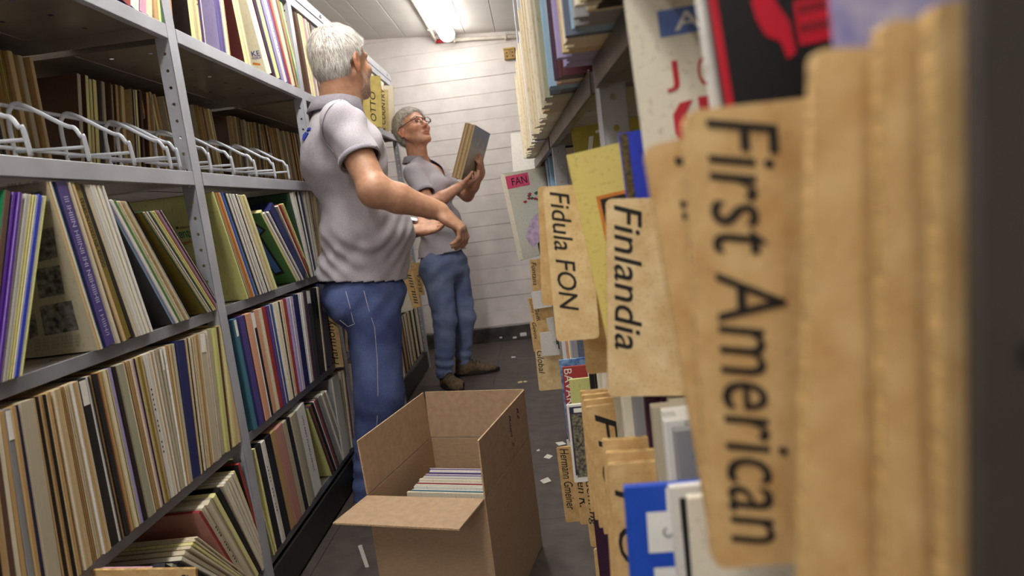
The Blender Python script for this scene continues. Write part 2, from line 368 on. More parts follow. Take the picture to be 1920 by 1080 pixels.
# ================================================================== SHELVING
SHZ = [.154, .513, .866, 1.215, 1.568]
def upright(x, y, z1, side, root, name='post'):
    """perforated corner post: flange in the aisle plane (along Y) and a flange facing the camera (along X) with holes"""
    m = MB(); w_ = .04; dpt = .032*side
    m.box((min(x, x+.0025*side), y, 0), (max(x, x+.0025*side), y+w_, z1), bev=.0008)
    n = int(z1/.04)
    m.holed((x, y, 0) if side > 0 else (x+dpt, y, 0), (1, 0, 0), (0, 0, 1), 1, n, abs(dpt), z1/n, .0042)
    m.holed((x, y+.0025, 0) if side > 0 else (x+dpt, y+.0025, 0), (1, 0, 0), (0, 0, 1), 1, n, abs(dpt), z1/n, .0042)
    m.box((min(x+dpt, x+dpt+.002*side), y, 0), (max(x+dpt, x+dpt+.002*side), y+.006, z1))
    return child(name, m.me('post', [M_METAL]), root)
SHELF = {}
def shelf_mesh(L, D, metal):
    """plate with a rolled front lip at x=0, body towards -x, lies along +y"""
    k = (round(L, 3), D, metal); LH = .034 if metal else .026
    if k in SHELF: return SHELF[k]
    m = MB(); nu, nv = max(1, int(D/.1)), max(1, int(L/.105))
    D1 = min(D, .33); nu = 3; m.holed((-D1, 0, -.003), (1, 0, 0), (0, 1, 0), nu, nv, D1/nu, L/nv, .006, 1)
    if D > D1: m.box((-D+.003, 0, -.0045), (-D1, L, -.003), mi=1)
    m.box((-.003, 0, -LH), (0, L, 0), bev=.0012); m.box((-.016, 0, -LH), (-.001, L, -LH+.0025), mi=0); m.box((-.016, 0, -LH+.002), (-.0145, L, -LH+.01))
    m.box((-D, 0, -.032), (-D+.003, L, 0))
    for y in (0, L-.0025): m.box((-D+.003, y, -.03), (-.003, y+.0025, -.003), mi=1)
    m.box((-D+.003, .001, -.0005), (-.003, L-.001, 0.), mi=0) if False else None
    me = m.me('shelf', [mat('dark_mottled_shelf', '6E675F', .35, .2, 15, metal=.6) if metal == 2 else M_METAL if metal else mat('shelf_grey_shaded', '85868C', .45, .08, 12), M_METALD]); SHELF[k] = me; return me  # lower shelves: darker grey paints in the shade of the overhanging records
XL = -.826
lroot = empty('metal_shelving', (XL, 0, 0)); tag(lroot, 'long grey metal shelving run filled with records along the left of the aisle', 'shelving')
posts_y = [.69, 1.588, 2.500, 3.41, 4.26]
for y in posts_y:
    for x, sd in ((XL, -1), (XL-.66, 1)):
        upright(x, y, 1.96, sd, lroot)
for i in range(4):
    y0, y1 = posts_y[i]+.042, posts_y[i+1]-.002
    for z in SHZ+[1.925]:
        me = shelf_mesh(y1-y0, .655, z > 1)
        child('shelf', me, lroot, Matrix.Translation((XL+(.001 if z > 1 else -.012), y0, z)))
# top band along the run and end brace
for i, (y, zz) in enumerate([(.6, 1.93), (2.47, 1.93)]):
    pass
child('top_rail', MB().box((XL-.004, .6, 1.926), (XL+.004, 4.31, 1.966), bev=.001).me('top_rail', [M_METAL]), lroot)
for y in (1.75, 2.35, 2.62, 2.9, 3.6, 4.2):
    child('rail_bolt', MB().tube([(XL+.004, y, 1.946), (XL+.009, y, 1.946)], .007, 6).me('rail_bolt', [M_METAL]), lroot)
child('base_board', MB().box((XL-.012, .73, .012), (XL-.004, 4.26, .117), bev=.001).me('base_board', [mat('dark_base', '2B2927', .5, .1)]), lroot)
# wire dividers on the empty front half of the fourth shelf
def wire_divider(y, lean, label):
    z = 1.216; root = empty('wire_divider', (XL, y, z)); tag(root, label, 'shelf divider', 'wire dividers on the fourth left shelf')
    xf, xb = XL-.008, XL-.148; zf, zb = z+.072, z+.124; s = lean
    pts = [(xf, y, z+.003), (xf-.002, y+s*.4, z+.05), (xf-.006, y+s*.7, zf-.022), (xf-.016, y+s*.85, zf-.004), (xf-.035, y+s, zf+.004)]
    pts += [(xb+.03, y+s, zb), (xb+.008, y+s, zb-.006), (xb, y+s*.9, zb-.03), (xb-.002, y+s*.3, z+.03), (xb-.002, y, z+.003)]
    child('hoop', MB().tube(spline(pts, 4), .0042, 8).me('hoop', [M_WIRE], True), root)
    child('crossbar', MB().tube([(xf, y+s*.2, z+.030), (xb, y+s*.2, z+.038)], .0034, 8).me('crossbar', [M_WIRE], True), root)
ords = ['first', 'second', 'third', 'fourth', 'fifth', 'sixth', 'seventh', 'eighth', 'ninth', 'tenth', 'eleventh', 'twelfth', 'thirteenth', 'fourteenth', 'fifteenth', 'sixteenth', 'seventeenth', 'eighteenth', 'nineteenth', 'twentieth', 'twenty-first', 'twenty-second', 'twenty-third', 'twenty-fourth', 'twenty-fifth', 'twenty-sixth', 'twenty-seventh', 'twenty-eighth', 'twenty-ninth', 'thirtieth']
for i, px in enumerate([58, 168, 253, 322, 339]):
    wire_divider(Yx(px, 1.22, XL-.008), random.uniform(-.008, .006), 'light grey wire hoop divider, %s from the left before the large post' % ords[i])
for i, px in enumerate([397, 440, 482, 517, 543]):
    wire_divider(Yx(px, 1.22, XL-.008), random.uniform(-.008, .006), 'light grey wire hoop divider, %s from the large post towards the man' % ords[i])
for y0, y1 in ((.75, 1.575), (1.645, 2.49)):
    for dx, dz in ((-.150, .126), (-.150, .045)):
        child('wire_rail', MB().tube([(XL+dx, y0, 1.216+dz), (XL+dx, y1, 1.216+dz)], .0042, 8).me('wire_rail', [M_WIRE], True), lroot)
# right rack, slightly skewed to the aisle
RA, RB = .127, -.038
def RX(y): return RA+RB*y
rroot = empty('metal_shelving', (RX(0), 0, 0)); tag(rroot, 'grey metal shelving on the right with wooden divider boards sticking out', 'shelving')
Rr = Matrix.Rotation(math.atan(-RB), 4, 'Z')
def RM(y, z=0., dx=0.): return Matrix.Translation((RX(y)+dx, y, z)) @ Rr
rposts = [.07, .875, 1.76, 2.72]
for y in rposts:
    for dx, sd in ((0.0 if y < .2 else .012, 1), (.33, -1)):
        m = MB(); n = 48
        m.box((0, 0, 0), (.0025, .04, 1.96), bev=.0008); m.holed((0, 0, 0), (1, 0, 0), (0, 0, 1), 1, n, .035, 1.96/n, .0045); m.box((.033, 0, 0), (.035, .006, 1.96))
        child('post', m.me('post', [M_METAL]), rroot, RM(y, 0, dx))
for i in range(3):
    y0, y1 = rposts[i]+.045, rposts[i+1]-.002
    for z in SHZ[:4]+[1.925]:
        me = shelf_mesh(y1-y0, .33, 2 if z == 1.215 else z > 1)  # this level takes the darker, mottled metal
        zz = z-.005 if z == 1.215 else z
        child('shelf', me, rroot, Matrix.Translation((RX(y1)+(.006 if z > 1 else .035), y1, zz)) @ Rr @ Matrix(((-1, 0, 0, 0), (0, -1, 0, 0), (0, 0, 1, 0), (0, 0, 0, 1))))
# bracing and cables at the far end of the right rack
yb = 2.765
child('brace', MB().tube([(RX(yb)+.004, yb, 1.99), (RX(yb)+.05, yb+.005, 1.60), (RX(yb)+.06, yb, 1.25)], .005, 8).me('brace', [M_METAL], True), rroot)
child('brace', MB().tube([(RX(yb)+.0, yb, 1.99), (RX(yb)-.004, yb, 1.62), (RX(yb)+.004, yb, 1.55)], .003, 8).me('brace', [M_METAL], True), rroot)
child('hook', MB().tube([(RX(yb)-.002, yb, 1.67), (RX(yb)-.010, yb, 1.645), (RX(yb)-.003, yb, 1.625), (RX(yb)+.006, yb, 1.64)], .0025, 8).me('hook', [M_METAL], True), rroot)
child('end_fitting', MB().box((RX(yb)-.004, yb-.008, 1.52), (RX(yb)+.008, yb+.006, 1.56), bev=.002).me('end_fitting', [M_INKB]), rroot)
# ================================================================== RECORDS
RS = .313
REC = []   # every sleeve: dict(M=matrix without thickness scale, t, spine, cover, kind, label, group, size)
UNIT = {}
def unit_mesh(kind, sp, cv):
    """sleeve one unit thick (local y 0..1), spine at x=0, body to -x, RS high"""
    k = (kind, sp, cv)
    if k in UNIT: return UNIT[k]
    m = MB(); D = RS; H = RS
    if kind == 'closed':          # glued spine, slightly rounded
        prof = [(-.0016, 0), (0, .14), (0, .86), (-.0016, 1), (-D, 1), (-D, 0)]
        vs = [(x, y, 0) for x, y in prof]+[(x, y, H) for x, y in prof]; n = 6
        fs = [tuple(range(5, -1, -1)), tuple(range(6, 12))]+[(i, (i+1) % n, n+(i+1) % n, n+i) for i in range(n)]
        mi = [1, 0, 0, 0, 0, 1, 1, 1]
        me = mesh('record_sleeve', vs, fs, [rmat(sp), rmat(cv)], mi)
    elif kind == 'open':          # opening towards the viewer: two boards and the recessed inner sleeve
        m.box((-D, 0, 0), (0, .2, H), mi=0).box((-D, .8, 0), (-.0005, 1, H), mi=0).box((-D, .2, .001), (-.004, .8, H-.003), mi=1)
        me = m.me('record_sleeve', [rmat(sp), rmat(cv)])
    elif kind == 'pair':          # gatefold: two rounded backs
        m.box((-D, 0, 0), (0, .46, H), mi=0, bev=0).box((-D, .54, 0), (-.001, 1, H), mi=0).box((-D, .46, .001), (-.005, .54, H-.001), mi=1)
        me = m.me('record_sleeve', [rmat(sp), rmat(cv)])
    else:                         # box set: solid, with a lid line
        prof = [(-.003, 0), (0, .06), (0, .94), (-.003, 1), (-D, 1), (-D, 0)]
        vs = [(x, y, 0) for x, y in prof]+[(x, y, H) for x, y in prof]; n = 6
        fs = [tuple(range(5, -1, -1)), tuple(range(6, 12))]+[(i, (i+1) % n, n+(i+1) % n, n+i) for i in range(n)]
        me = mesh('box_set', vs, fs, [rmat(sp), rmat(cv)], [1, 1, 0, 0, 0, 0, 1, 1])
    UNIT[k] = me; return me
def ordn(i): return ords[i] if i < len(ords) else '%dth' % (i+1)
USED = {}
LIGHT = ('cream', 'ivory', 'white', 'buff', 'beige', 'tan')
def put(a, b, Yb, Yt, t, z, side, sp, cv, kind, label, group, dx=0., special=None, size=1., sect=None):
    """one sleeve: near edge at Yb on the shelf, top shifted to Yt"""
    L = RS*size; s = max(-.85, min(.85, (Yt-Yb)/L)); c = math.sqrt(1-s*s)
    if side == 'L':
        ex = Vector((1, 0, 0)); ez = Vector((0, s, c)); ey = ez.cross(ex); O = Vector((a+b*Yb+dx, Yb, z+(t*s if s > 0 else 0)))
    else:
        ex = Vector((-1, 0, 0)); ez = Vector((0, s, c)); ey = ez.cross(ex); O = Vector((a+b*Yb+dx, Yb+t*c, z+(t*abs(s) if s < 0 else 0)+(0)))
        O.z = z+(0 if s < 0 else 0)+max(0, -ey.z*t)
    M = Matrix((ex, ey, ez)).transposed().to_4x4(); M.translation = O
    r = dict(M=M, t=t, sp=sp, cv=cv, kind=kind, label=label, group=group, special=special, size=size, s=s)
    # size in the picture
    mid = M @ Vector((0, t/2, RS/2)); px, py, dpt = proj(mid)
    q = [proj(M @ Vector(v)) for v in ((0, 0, 0), (0, t, 0), (0, t, RS), (0, 0, RS))]
    ar = 0
    if dpt > .05 and all(v[2] > .02 for v in q):
        ar = abs(sum(q[i][0]*q[(i+1) % 4][1]-q[(i+1) % 4][0]*q[i][1] for i in range(4)))/2
        if not (-40 < px < 1960 and -150 < py < 1200): ar = 0
    r['area'] = ar; REC.append(r); return r
def rowg(z, xt0, xb0, xt1, xb1, items, place, mark, a=-.83, b=0., side='L', zt=None, zb=None, dx=0., jit=.003, H=RS):
    """a run of sleeves between two picture columns (top / bottom of the run) on the rack front; items 'kind.spine/cover:weight'"""
    # top height for the lean
    zb_ = z+.004; zt_ = z+.31
    for _ in range(3):
        Yt0, Yb0 = Yx(xt0, zt_, a, b), Yx(xb0, zb_, a, b); Yt1, Yb1 = Yx(xt1, zt_, a, b), Yx(xb1, zb_, a, b)
        s = (Yt0+Yt1-Yb0-Yb1)/2/RS; zt_ = z+RS*math.sqrt(max(.2, 1-s*s))
    its = []
    for it in items.split():
        wgt = 1.; kd = None
        if ':' in it: it, q = it.split(':'); wgt = float(q)
        rep = 1
        if '*' in it: it, q = it.split('*'); rep = int(q)
        if '.' in it: kd, it = it.split('.')
        cv = None
        if '/' in it: it, cv = it.split('/')
        for _ in range(rep): its.append((kd, it, cv, wgt))
    tot = sum(i[3] for i in its); acc = 0.; cnt = {}
    out = []
    for kd, sp, cv, wgt in its:
        f0 = acc/tot; acc += wgt; f1 = acc/tot
        B0 = Yb0+(Yb1-Yb0)*f0; B1 = Yb0+(Yb1-Yb0)*f1; T0 = Yt0+(Yt1-Yt0)*f0; T1 = Yt0+(Yt1-Yt0)*f1
        s = (T0-B0)/RS; c = math.sqrt(max(.2, 1-min(.9, s*s)))
        t = max(.0012, min(B1-B0, T1-T0+.004)*c*.97)
        if kd is None:
            rr = random.random(); kd = 'closed' if rr < .5 or t > .012 else ('open' if rr < .8 else 'pair')
        elif kd == 'b': kd = 'box'
        elif kd == 'o': kd = 'open'
        elif kd == 'c': kd = 'closed'
        if cv is None: cv = sp if kd in ('closed', 'box') else random.choice(['black', 'white', 'brown', 'buff', 'charcoal'])
        i = cnt.get(sp, 0); cnt[sp] = i+1
        nm = {'box': 'box set', 'open': 'sleeve', 'closed': 'sleeve', 'pair': 'gatefold sleeve'}[kd]
        out.append(put(a, b, B0, T0, t, z, side, sp, cv, kd, (ordn(i), sp, nm, mark, place), 'records on the '+place, dx+random.uniform(-jit, jit)))
    return out
# labels: colour words
CW = dict(skyblue='sky blue', darkgreen='dark green', greygreen='grey-green', charcoal='charcoal')
# ---------------- left rack, third shelf (z .866)
P = 'middle left shelf'
z = .866
g1 = rowg(z, 12, -30, 88, 42, 'c.brown/emerald:10 c.violet:6 c.violet:6 o.cream/black:5 white:4 white:4 lemon:4 lemon:3 white:3 c.cobalt:7 o.white/grey:3 c.lime:3', P, 'leaning far, at picture edge')
cov = rowg(z, 84, 183, 103, 198, 'c.buff/beige:4 cream:3 peach:2 c.skyblue:4 navy:2', P, 'before the purple box set')
purp = rowg(z, 103, 198, 124, 217, 'b.purple:1', P, 'PURPLE')
rowg(z, 124, 217, 135, 236, 'white:2 c.cream:2 c.plum:5 buff:3', P, 'between purple box set and olive one')
oliv = rowg(z, 136, 236, 150, 249, 'b.olive:1', P, 'OLIVE')
rowg(z, 150, 249, 193, 286, 'black:3 cream white white*3 ivory white*2 ivory white:1.4 ivory white', P, 'behind the olive box set')
lean1 = rowg(z, 201, 326, 243, 361, 'c.skyblue/charcoal:1.5 c.lilac:1 white:1.5 c.skyblue:1 white c.green:1.5 lime:1 cream:1 cream*2 ivory peach:1.5 buff cream*2 red:1 black:1.4 white black:2', P, 'leaning, before the olive cover')
olc = rowg(z, 262, 385, 268, 390, 'c.darkgreen/olive:1 c.lime/olive:1.2', P, 'OLIVECOVER')
lean2 = rowg(z, 270, 391, 305, 415, 'cream plum:1.5 o.white/black black white c.darkgreen cream lemon*2 c.green:1.3 lemon red orange:1 cream mauve:1.5 mauve plum:2 cream*2 black', P, 'steeply leaning against the post')
P = 'middle left shelf, second bay'
limec = rowg(z, 397, 463, 401, 467, 'c.lime:2 c.darkgreen:1.2', P, 'LIME')
rowg(z, 401, 467, 459, 519, 'white:2 c.orange:2.4 c.orange:2 cream:1.5 c.blue:3 cream black:2 white*2 black:1.5 brown:1.2 white:1.5 black white:1.2 c.navy:1 white:1.4 black cream white:1.4 mauve cream*3 lemon ivory lemon cream lemon:2 cream', P, 'behind the lime cover')
greenc = rowg(z, 490, 558, 494, 562, 'c.lemon/green:1', P, 'GREENARROW')
rowg(z, 494, 562, 504, 569, 'white*2 plum white', P, 'between green cover and navy box set')
rowg(z, 505, 569, 519, 579, 'b.navy:1', P, 'NAVYBOX')
rowg(z, 520, 579, 532, 586, 'cream white red:1 orange cream lemon', P, 'leaning on the navy box set')
rowg(z, 538, 580, 598, 612, 'c.darkgreen:2 white*2 green white:2 black white c.navy:2 cream white:2 cream*2 black cream*3 buff cream*4', P, 'nearest the man')
# ---------------- left rack, second shelf (z .513)
z = .513; P = 'lower left shelf'
rowg(z, -60, -16, 37, 94, 'c.buff:8 c.black:7 c.tan:5 buff:4 c.brown:5 c.cream:6 c.tan:6 b.grey/grey:7 c.tan:5 b.navy/tan:6', P, 'before the broad beige box set')
rowg(z, 37, 94, 62, 120, 'b.beige:1', P, 'BEIGEBOX')
rowg(z, 62, 120, 146, 209, 'c.tan:3 c.black:8 c.tan:5 black:2 buff:3 tan:4 c.tan:6 cream:3 buff:4 c.buff:6 ivory:3 tan:4 buff:4 cream:4 c.buff:6 white:3 tan:3 buff:4 c.cream:4', P, 'behind the broad beige box set')
rowg(z, 146, 209, 161, 224, 'b.black:1', P, 'BLACKBOX')
rowg(z, 161, 224, 217, 278, 'white:2 black:2 white:2 c.tan:3 c.black:5 c.brown:3 c.orange:2 tan:3 buff:3 lemon:2 cream:3 olive:2 lemon:2 c.lilac:4 brown:2 c.black:5 buff:2', P, 'behind the tall black box set')
rowg(z, 217, 278, 228, 288, 'b.greygreen:1', P, 'GREYGREEN')
rowg(z, 228, 288, 292, 341, 'cream:2 tan:2 black:1.5 buff:2 tan:2 cream:2 c.mauve:3 plum:1 lemon:2 buff:2 olive:1 lemon:2 c.buff:4 white:3 white:2 cream:2 white:2 tan:3 white:2 cream:2', P, 'behind the grey-green box set')
rowg(z, 292, 341, 330, 361, 'b.beige:6 b.beige:6 c.white:3 c.tan:4 c.buff:4 b.beige:8', P, 'before the broad navy box set')
rowg(z, 330, 361, 346, 376, 'b.navy:1', P, 'NAVYB')
rowg(z, 346, 376, 431, 455, 'buff:2 cream:2 black:1.5 cream:2 tan:2 cream:2 buff:2 cream:1.5 tan:2 b.beige:8 cream:2 tan:1.5 white:1 b.beige:7 c.lime:6 brown:2 buff:3 c.lemon:4 buff:4 c.buff:4 b.navy:4', P, 'behind the broad navy box set')
P = 'lower left shelf, second bay'
rowg(z, 436, 477, 448, 488, 'b.teal:6 b.navy:7', P, 'beside the large post')
rowg(z, 448, 488, 504, 537, 'b.purple:8 c.plum:2 c.salmon:10 white:1 b.black:7 b.salmon:8 cream:3 c.cream:4 c.red:8 c.purple:5', P, 'behind the first two dark boxes')
rowg(z, 504, 537, 551, 574, 'cream:2 c.blue:6 ivory:2 cream:2 white:2 cream:2 black:1 cream:2 ivory:2 peach:2 cream:2 brown:1 c.red:6 lilac:3 white:3 mauve:2 lilac:2 cream:2 black:1', P, 'behind the broad red sleeve')
rowg(z, 551, 574, 611, 625, 'b.navy:8 white:3 white:3 ivory:3 c.plum:2 b.charcoal:9 black:5 b.black:7 c.cream:3 tan:2 b.navy:14', P, 'nearest the man')
rowg(z, 618, 632, 648, 655, 'c.navy:4 tan:2 cream:2 charcoal:3 buff:3', P, 'behind the wooden board')
# ---------------- left rack, bottom shelf (z .154)
z = .154; P = 'bottom left shelf'
rowg(z, 300, 430, 330, 455, 'b.black/charcoal:6 b.greygreen:3', P, 'DARKPAIR')
rowg(z, 330, 455, 371, 477, 'b.black:3 c.ivory:3 c.cream:3 cream:2 c.lemon:2 cream*3', P, 'leaning behind the dark boxes')
rowg(z, 374, 464, 408, 487, 'c.red/rose:2 cream:2 ivory:3 c.cream:4 c.beige:3 c.lemon:4', P, 'with the rose cover')
rowg(z, 408, 487, 444, 506, 'b.black:6 cream:3 white:3 cream:3 c.ivory:4 cream:3 c.lemon:2', P, 'against the post')
rowg(z, 447, 500, 451, 503, 'c.red/black:1', P, 'REDBLACK')
rowg(z, 461, 513, 465, 515, 'c.lemon/lime:1', P, 'LEMONPOST')
P = 'bottom left shelf, second bay'
rowg(z, 476, 517, 508, 547, 'c.lemon:2 b.black:8 white:3 ivory:3 b.black:10', P, 'beside the large post')
rowg(z, 508, 547, 557, 592, 'b.tan:6 c.rose:10 c.beige:6 c.black:5 b.beige:6 b.greygreen:5', P, 'behind the black boxes')
rowg(z, 557, 592, 572, 607, 'b.white:1', P, 'WHITEBOX')
rowg(z, 577, 622, 596, 637, 'c.charcoal/lime:3 red:2 green:2 c.black:3 white:2 red:2 skyblue:2 brown:3', P, 'leaning behind the white box set')
rowg(z, 596, 637, 612, 652, 'c.grey:3 c.beige:3 white:2 grey:2 c.beige:3 white:2', P, 'leaning at the man')
rowg(z, 621, 643, 634, 655, 'b.ivory/grey:1', P, 'IVORYBOX')
rowg(z, 640, 658, 668, 680, 'cream*2 red:2 c.ivory:3 cream:2 buff cream*3', P, 'beside the man\'s leg')
# ---------------- left rack, top shelf (z 1.568)
z = 1.568; P = 'top left shelf'
def rowtop(xb0, xb1, lean, items, mark, place=P, a=-.83):
    Y0, Y1 = Yx(xb0, z+.004, a), Yx(xb1, z+.004, a)
    x0 = proj((a, Y0+lean*RS, z+RS*math.cos(lean)))[0]; x1 = proj((a, Y1+lean*RS, z+RS*math.cos(lean)))[0]
    return rowg(z, x0, xb0, x1, xb1, items, place, mark, a)
rowtop(226, 290, .30, 'c.red/navy:3 c.white/blue:3 c.pink:2 cream:2', 'left of the post')
rowtop(290, 326, .18, 'c.tan:3 c.lemon:2 c.green/green:5 black:1 c.brown:4 orange:2', 'touching the post')
rowtop(360, 388, .12, 'c.lemon/black:3 lemon:2 cream:2 lemon:2 ivory:2 c.orange:1 purple:1 cream:3', 'TOPBLACK')
rowtop(417, 434, .10, 'b.purple/lilac:8 cream:3 lemon:2 buff:2', 'LAVENDER')
rowtop(462, 474, -.10, 'c.lemon/maroon:3 cream:1.5 lemon:1.5', 'MAROON')
rowtop(502, 513, -.3, 'c.ivory/ivory:1', 'GREYTEXT')
rowtop(514, 548, -.28, 'maroon:2 navy:3 c.lemon:7 navy:3 c.lilac:5 white:6 c.violet:5 maroon:2 c.red:4', 'behind the ivory cover')
rowtop(548, 568, -.22, 'c.cream:5 black:3 c.orange:2 c.emerald:3 lemon:2 tan:1', 'against the second post')
P2 = 'top left shelf, third bay'
rowtop(581, 602, -.1, 'c.brown:7 c.lemon:6 c.lilac:3 c.pink:7 c.plum:3', 'beside the second post', P2)
rowtop(602, 700, 0., 'grey:3 cream:3 navy:2 grey:3 white:3 skyblue:2 cream:3 buff:3 cream:3 lemon:3', 'behind the man\'s head', P2)
# ---------------- far bays seen between and beyond the people
for zz, pl in ((.154, 'bottom left shelf, far bay'), (.513, 'lower left shelf, far bay'), (.866, 'middle left shelf, far bay'), (1.568, 'top left shelf, far bay')):
    y = 2.62 if zz > 1 else 2.75
    rr = random.Random(int(zz*100)); cn = {}
    while y < 4.17:
        if 3.39 < y < 3.47: y = 3.47
        t = rr.uniform(.006, .022); c_ = rr.choice(['cream', 'buff', 'tan', 'cream', 'ivory', 'lemon', 'beige', 'black', 'brown', 'cream', 'white', 'buff'])
        put(-.83, 0, y, y-.02, t*.96, zz, 'L', c_, c_, 'closed', (ordn(cn.setdefault(c_, 0)), c_, 'sleeve', 'counted from the near end', pl), 'records on the '+pl, rr.uniform(-.006, .004)); cn[c_] += 1; y += t+.0005
# ---------------- rear row on the fourth shelf: records of the next aisle, seen over the wire dividers
rr = random.Random(5); cn = {}
for (y0, y1, lean) in ((.95, 1.25, .12), (1.25, 1.40, -.18), (1.40, 1.56, .02), (1.66, 2.02, .22), (2.02, 2.47, -.04), (2.56, 2.9, .1), (2.9, 3.38, -.05), (3.46, 4.2, .03)):
    y = y0
    while y < y1:
        t = rr.uniform(.004, .016); c_ = rr.choice(['cream', 'buff', 'tan', 'tan', 'brown', 'buff', 'beige', 'black', 'tan', 'lemon', 'olive'])
        put(-1.165, 0, y, y+lean*RS, t*.95, 1.215, 'L', c_, rr.choice(['buff', 'beige', 'tan', 'brown']), 'closed', (ordn(cn.setdefault(c_, 0)), c_, 'sleeve', 'from the left behind the wire hoops', 'fourth left shelf'), 'records behind the wire hoops', rr.uniform(-.02, .01)); cn[c_] += 1; y += t
# ---------------- right rack, fourth shelf: spines face the aisle, bottoms overhang the lip
def rrow(z, px0, px1, items, place, mark, over=.0, n0=.018, lean=0., jx=.012, a=RA, b=RB):
    its = []
    for it in items.split():
        wgt = 1.
        if ':' in it: it, q = it.split(':'); wgt = float(q)
        its.append((it, wgt))
    tot = sum(i[1] for i in its); acc = 0; cnt = {}
    for it, wgt in its:
        xa = px0+(px1-px0)*acc/tot; acc += wgt; xb = px0+(px1-px0)*acc/tot
        Ya, Yb_ = Yx(xa, z+.003, a+over, b), Yx(xb, z+.003, a+over, b)
        n = max(1, min(6, int(round(abs(Ya-Yb_)/n0))))
        cv = None
        if '/' in it: it, cv = it.split('/')
        for k in range(n):
            y0 = Ya+(Yb_-Ya)*(k+1)/n; y1 = Ya+(Yb_-Ya)*k/n
            if any(abs((y0+y1)/2-(q+.02)) < .03 for q in rposts) and z > 5: continue
            i = cnt.get(it, 0); cnt[it] = i+1
            t = (y1-y0)*.96
            put(a, b, y0, y0+lean*RS, t, z, 'R', it, cv or it, 'closed', (ordn(i), it, 'sleeve', mark, place), 'records on the '+place, over+random.uniform(-jx, jx))
z = 1.2115; P = 'upper right shelf'
rrow(z, 986, 1010, 'c.cream:1'.replace('c.', '')+' ivory:3 cream:3 cream:4 white:1 black:1 cream:3 cream:3 ivory:2', P, 'beyond the narrow orange-brown board', -.030, .03)
rrow(z, 1010, 1050, 'cream:4 ivory:3 cream:3 buff:2 beige:9 greygreen:2 charcoal:2 slate:2 skyblue:3 rose:1.5 cream:2 plum:1.5 maroon:2', P, 'among the cream sleeves, middle', -.030, .013)
rrow(z, 1050, 1100, 'lilac:9 buff:3 cream:4 cream:3 slate:2 skyblue:4 grey:9 cream:4 ivory:4', P, 'right of the maroon sleeve', -.034, .010)
rrow(z, 1100, 1180, 'ivory:5 lemon:4 white:5 skyblue:6 white:6 black:2 grey:8 cream:3 lemon:5 black:3 cream:8 white:9 slate:5 cream:8', P, 'near the blurred cover', -.030, .009)
# row on the third shelf of the right rack, recessed behind the dividers
z = .866; P = 'middle right shelf'
rrow(z, 1013, 1046, 'plum:4 purple:5 red:1.5 lemon:3 brown:5 skyblue:4', P, 'behind the pink-tabbed cover', .03, .03)
rrow(z, 1050, 1068, 'skyblue:5 lilac:4 white:1 plum:1 cream:1', P, 'left of the olive cover', .035, .03)
z = .513; P = 'lower right shelf'
rrow(z, 1046, 1100, 'charcoal:3 black:3 grey:5 greygreen:3 white:1 cobalt:5 salmon:4 charcoal:2 white:1 lime:4 lilac:5 grey:3 ivory:3', P, 'under the second wooden board', .0, .02)
rrow(z, 1108, 1330, 'slate:8 white:7 black:2 plum:3 black:6 ivory:11 white:10 greygreen:5 beige:9 ivory:6 beige:4 charcoal:9 grey:8 white:12 plum:9 beige:10 white:14 grey:10', P, 'under the third wooden board', .0, .014)
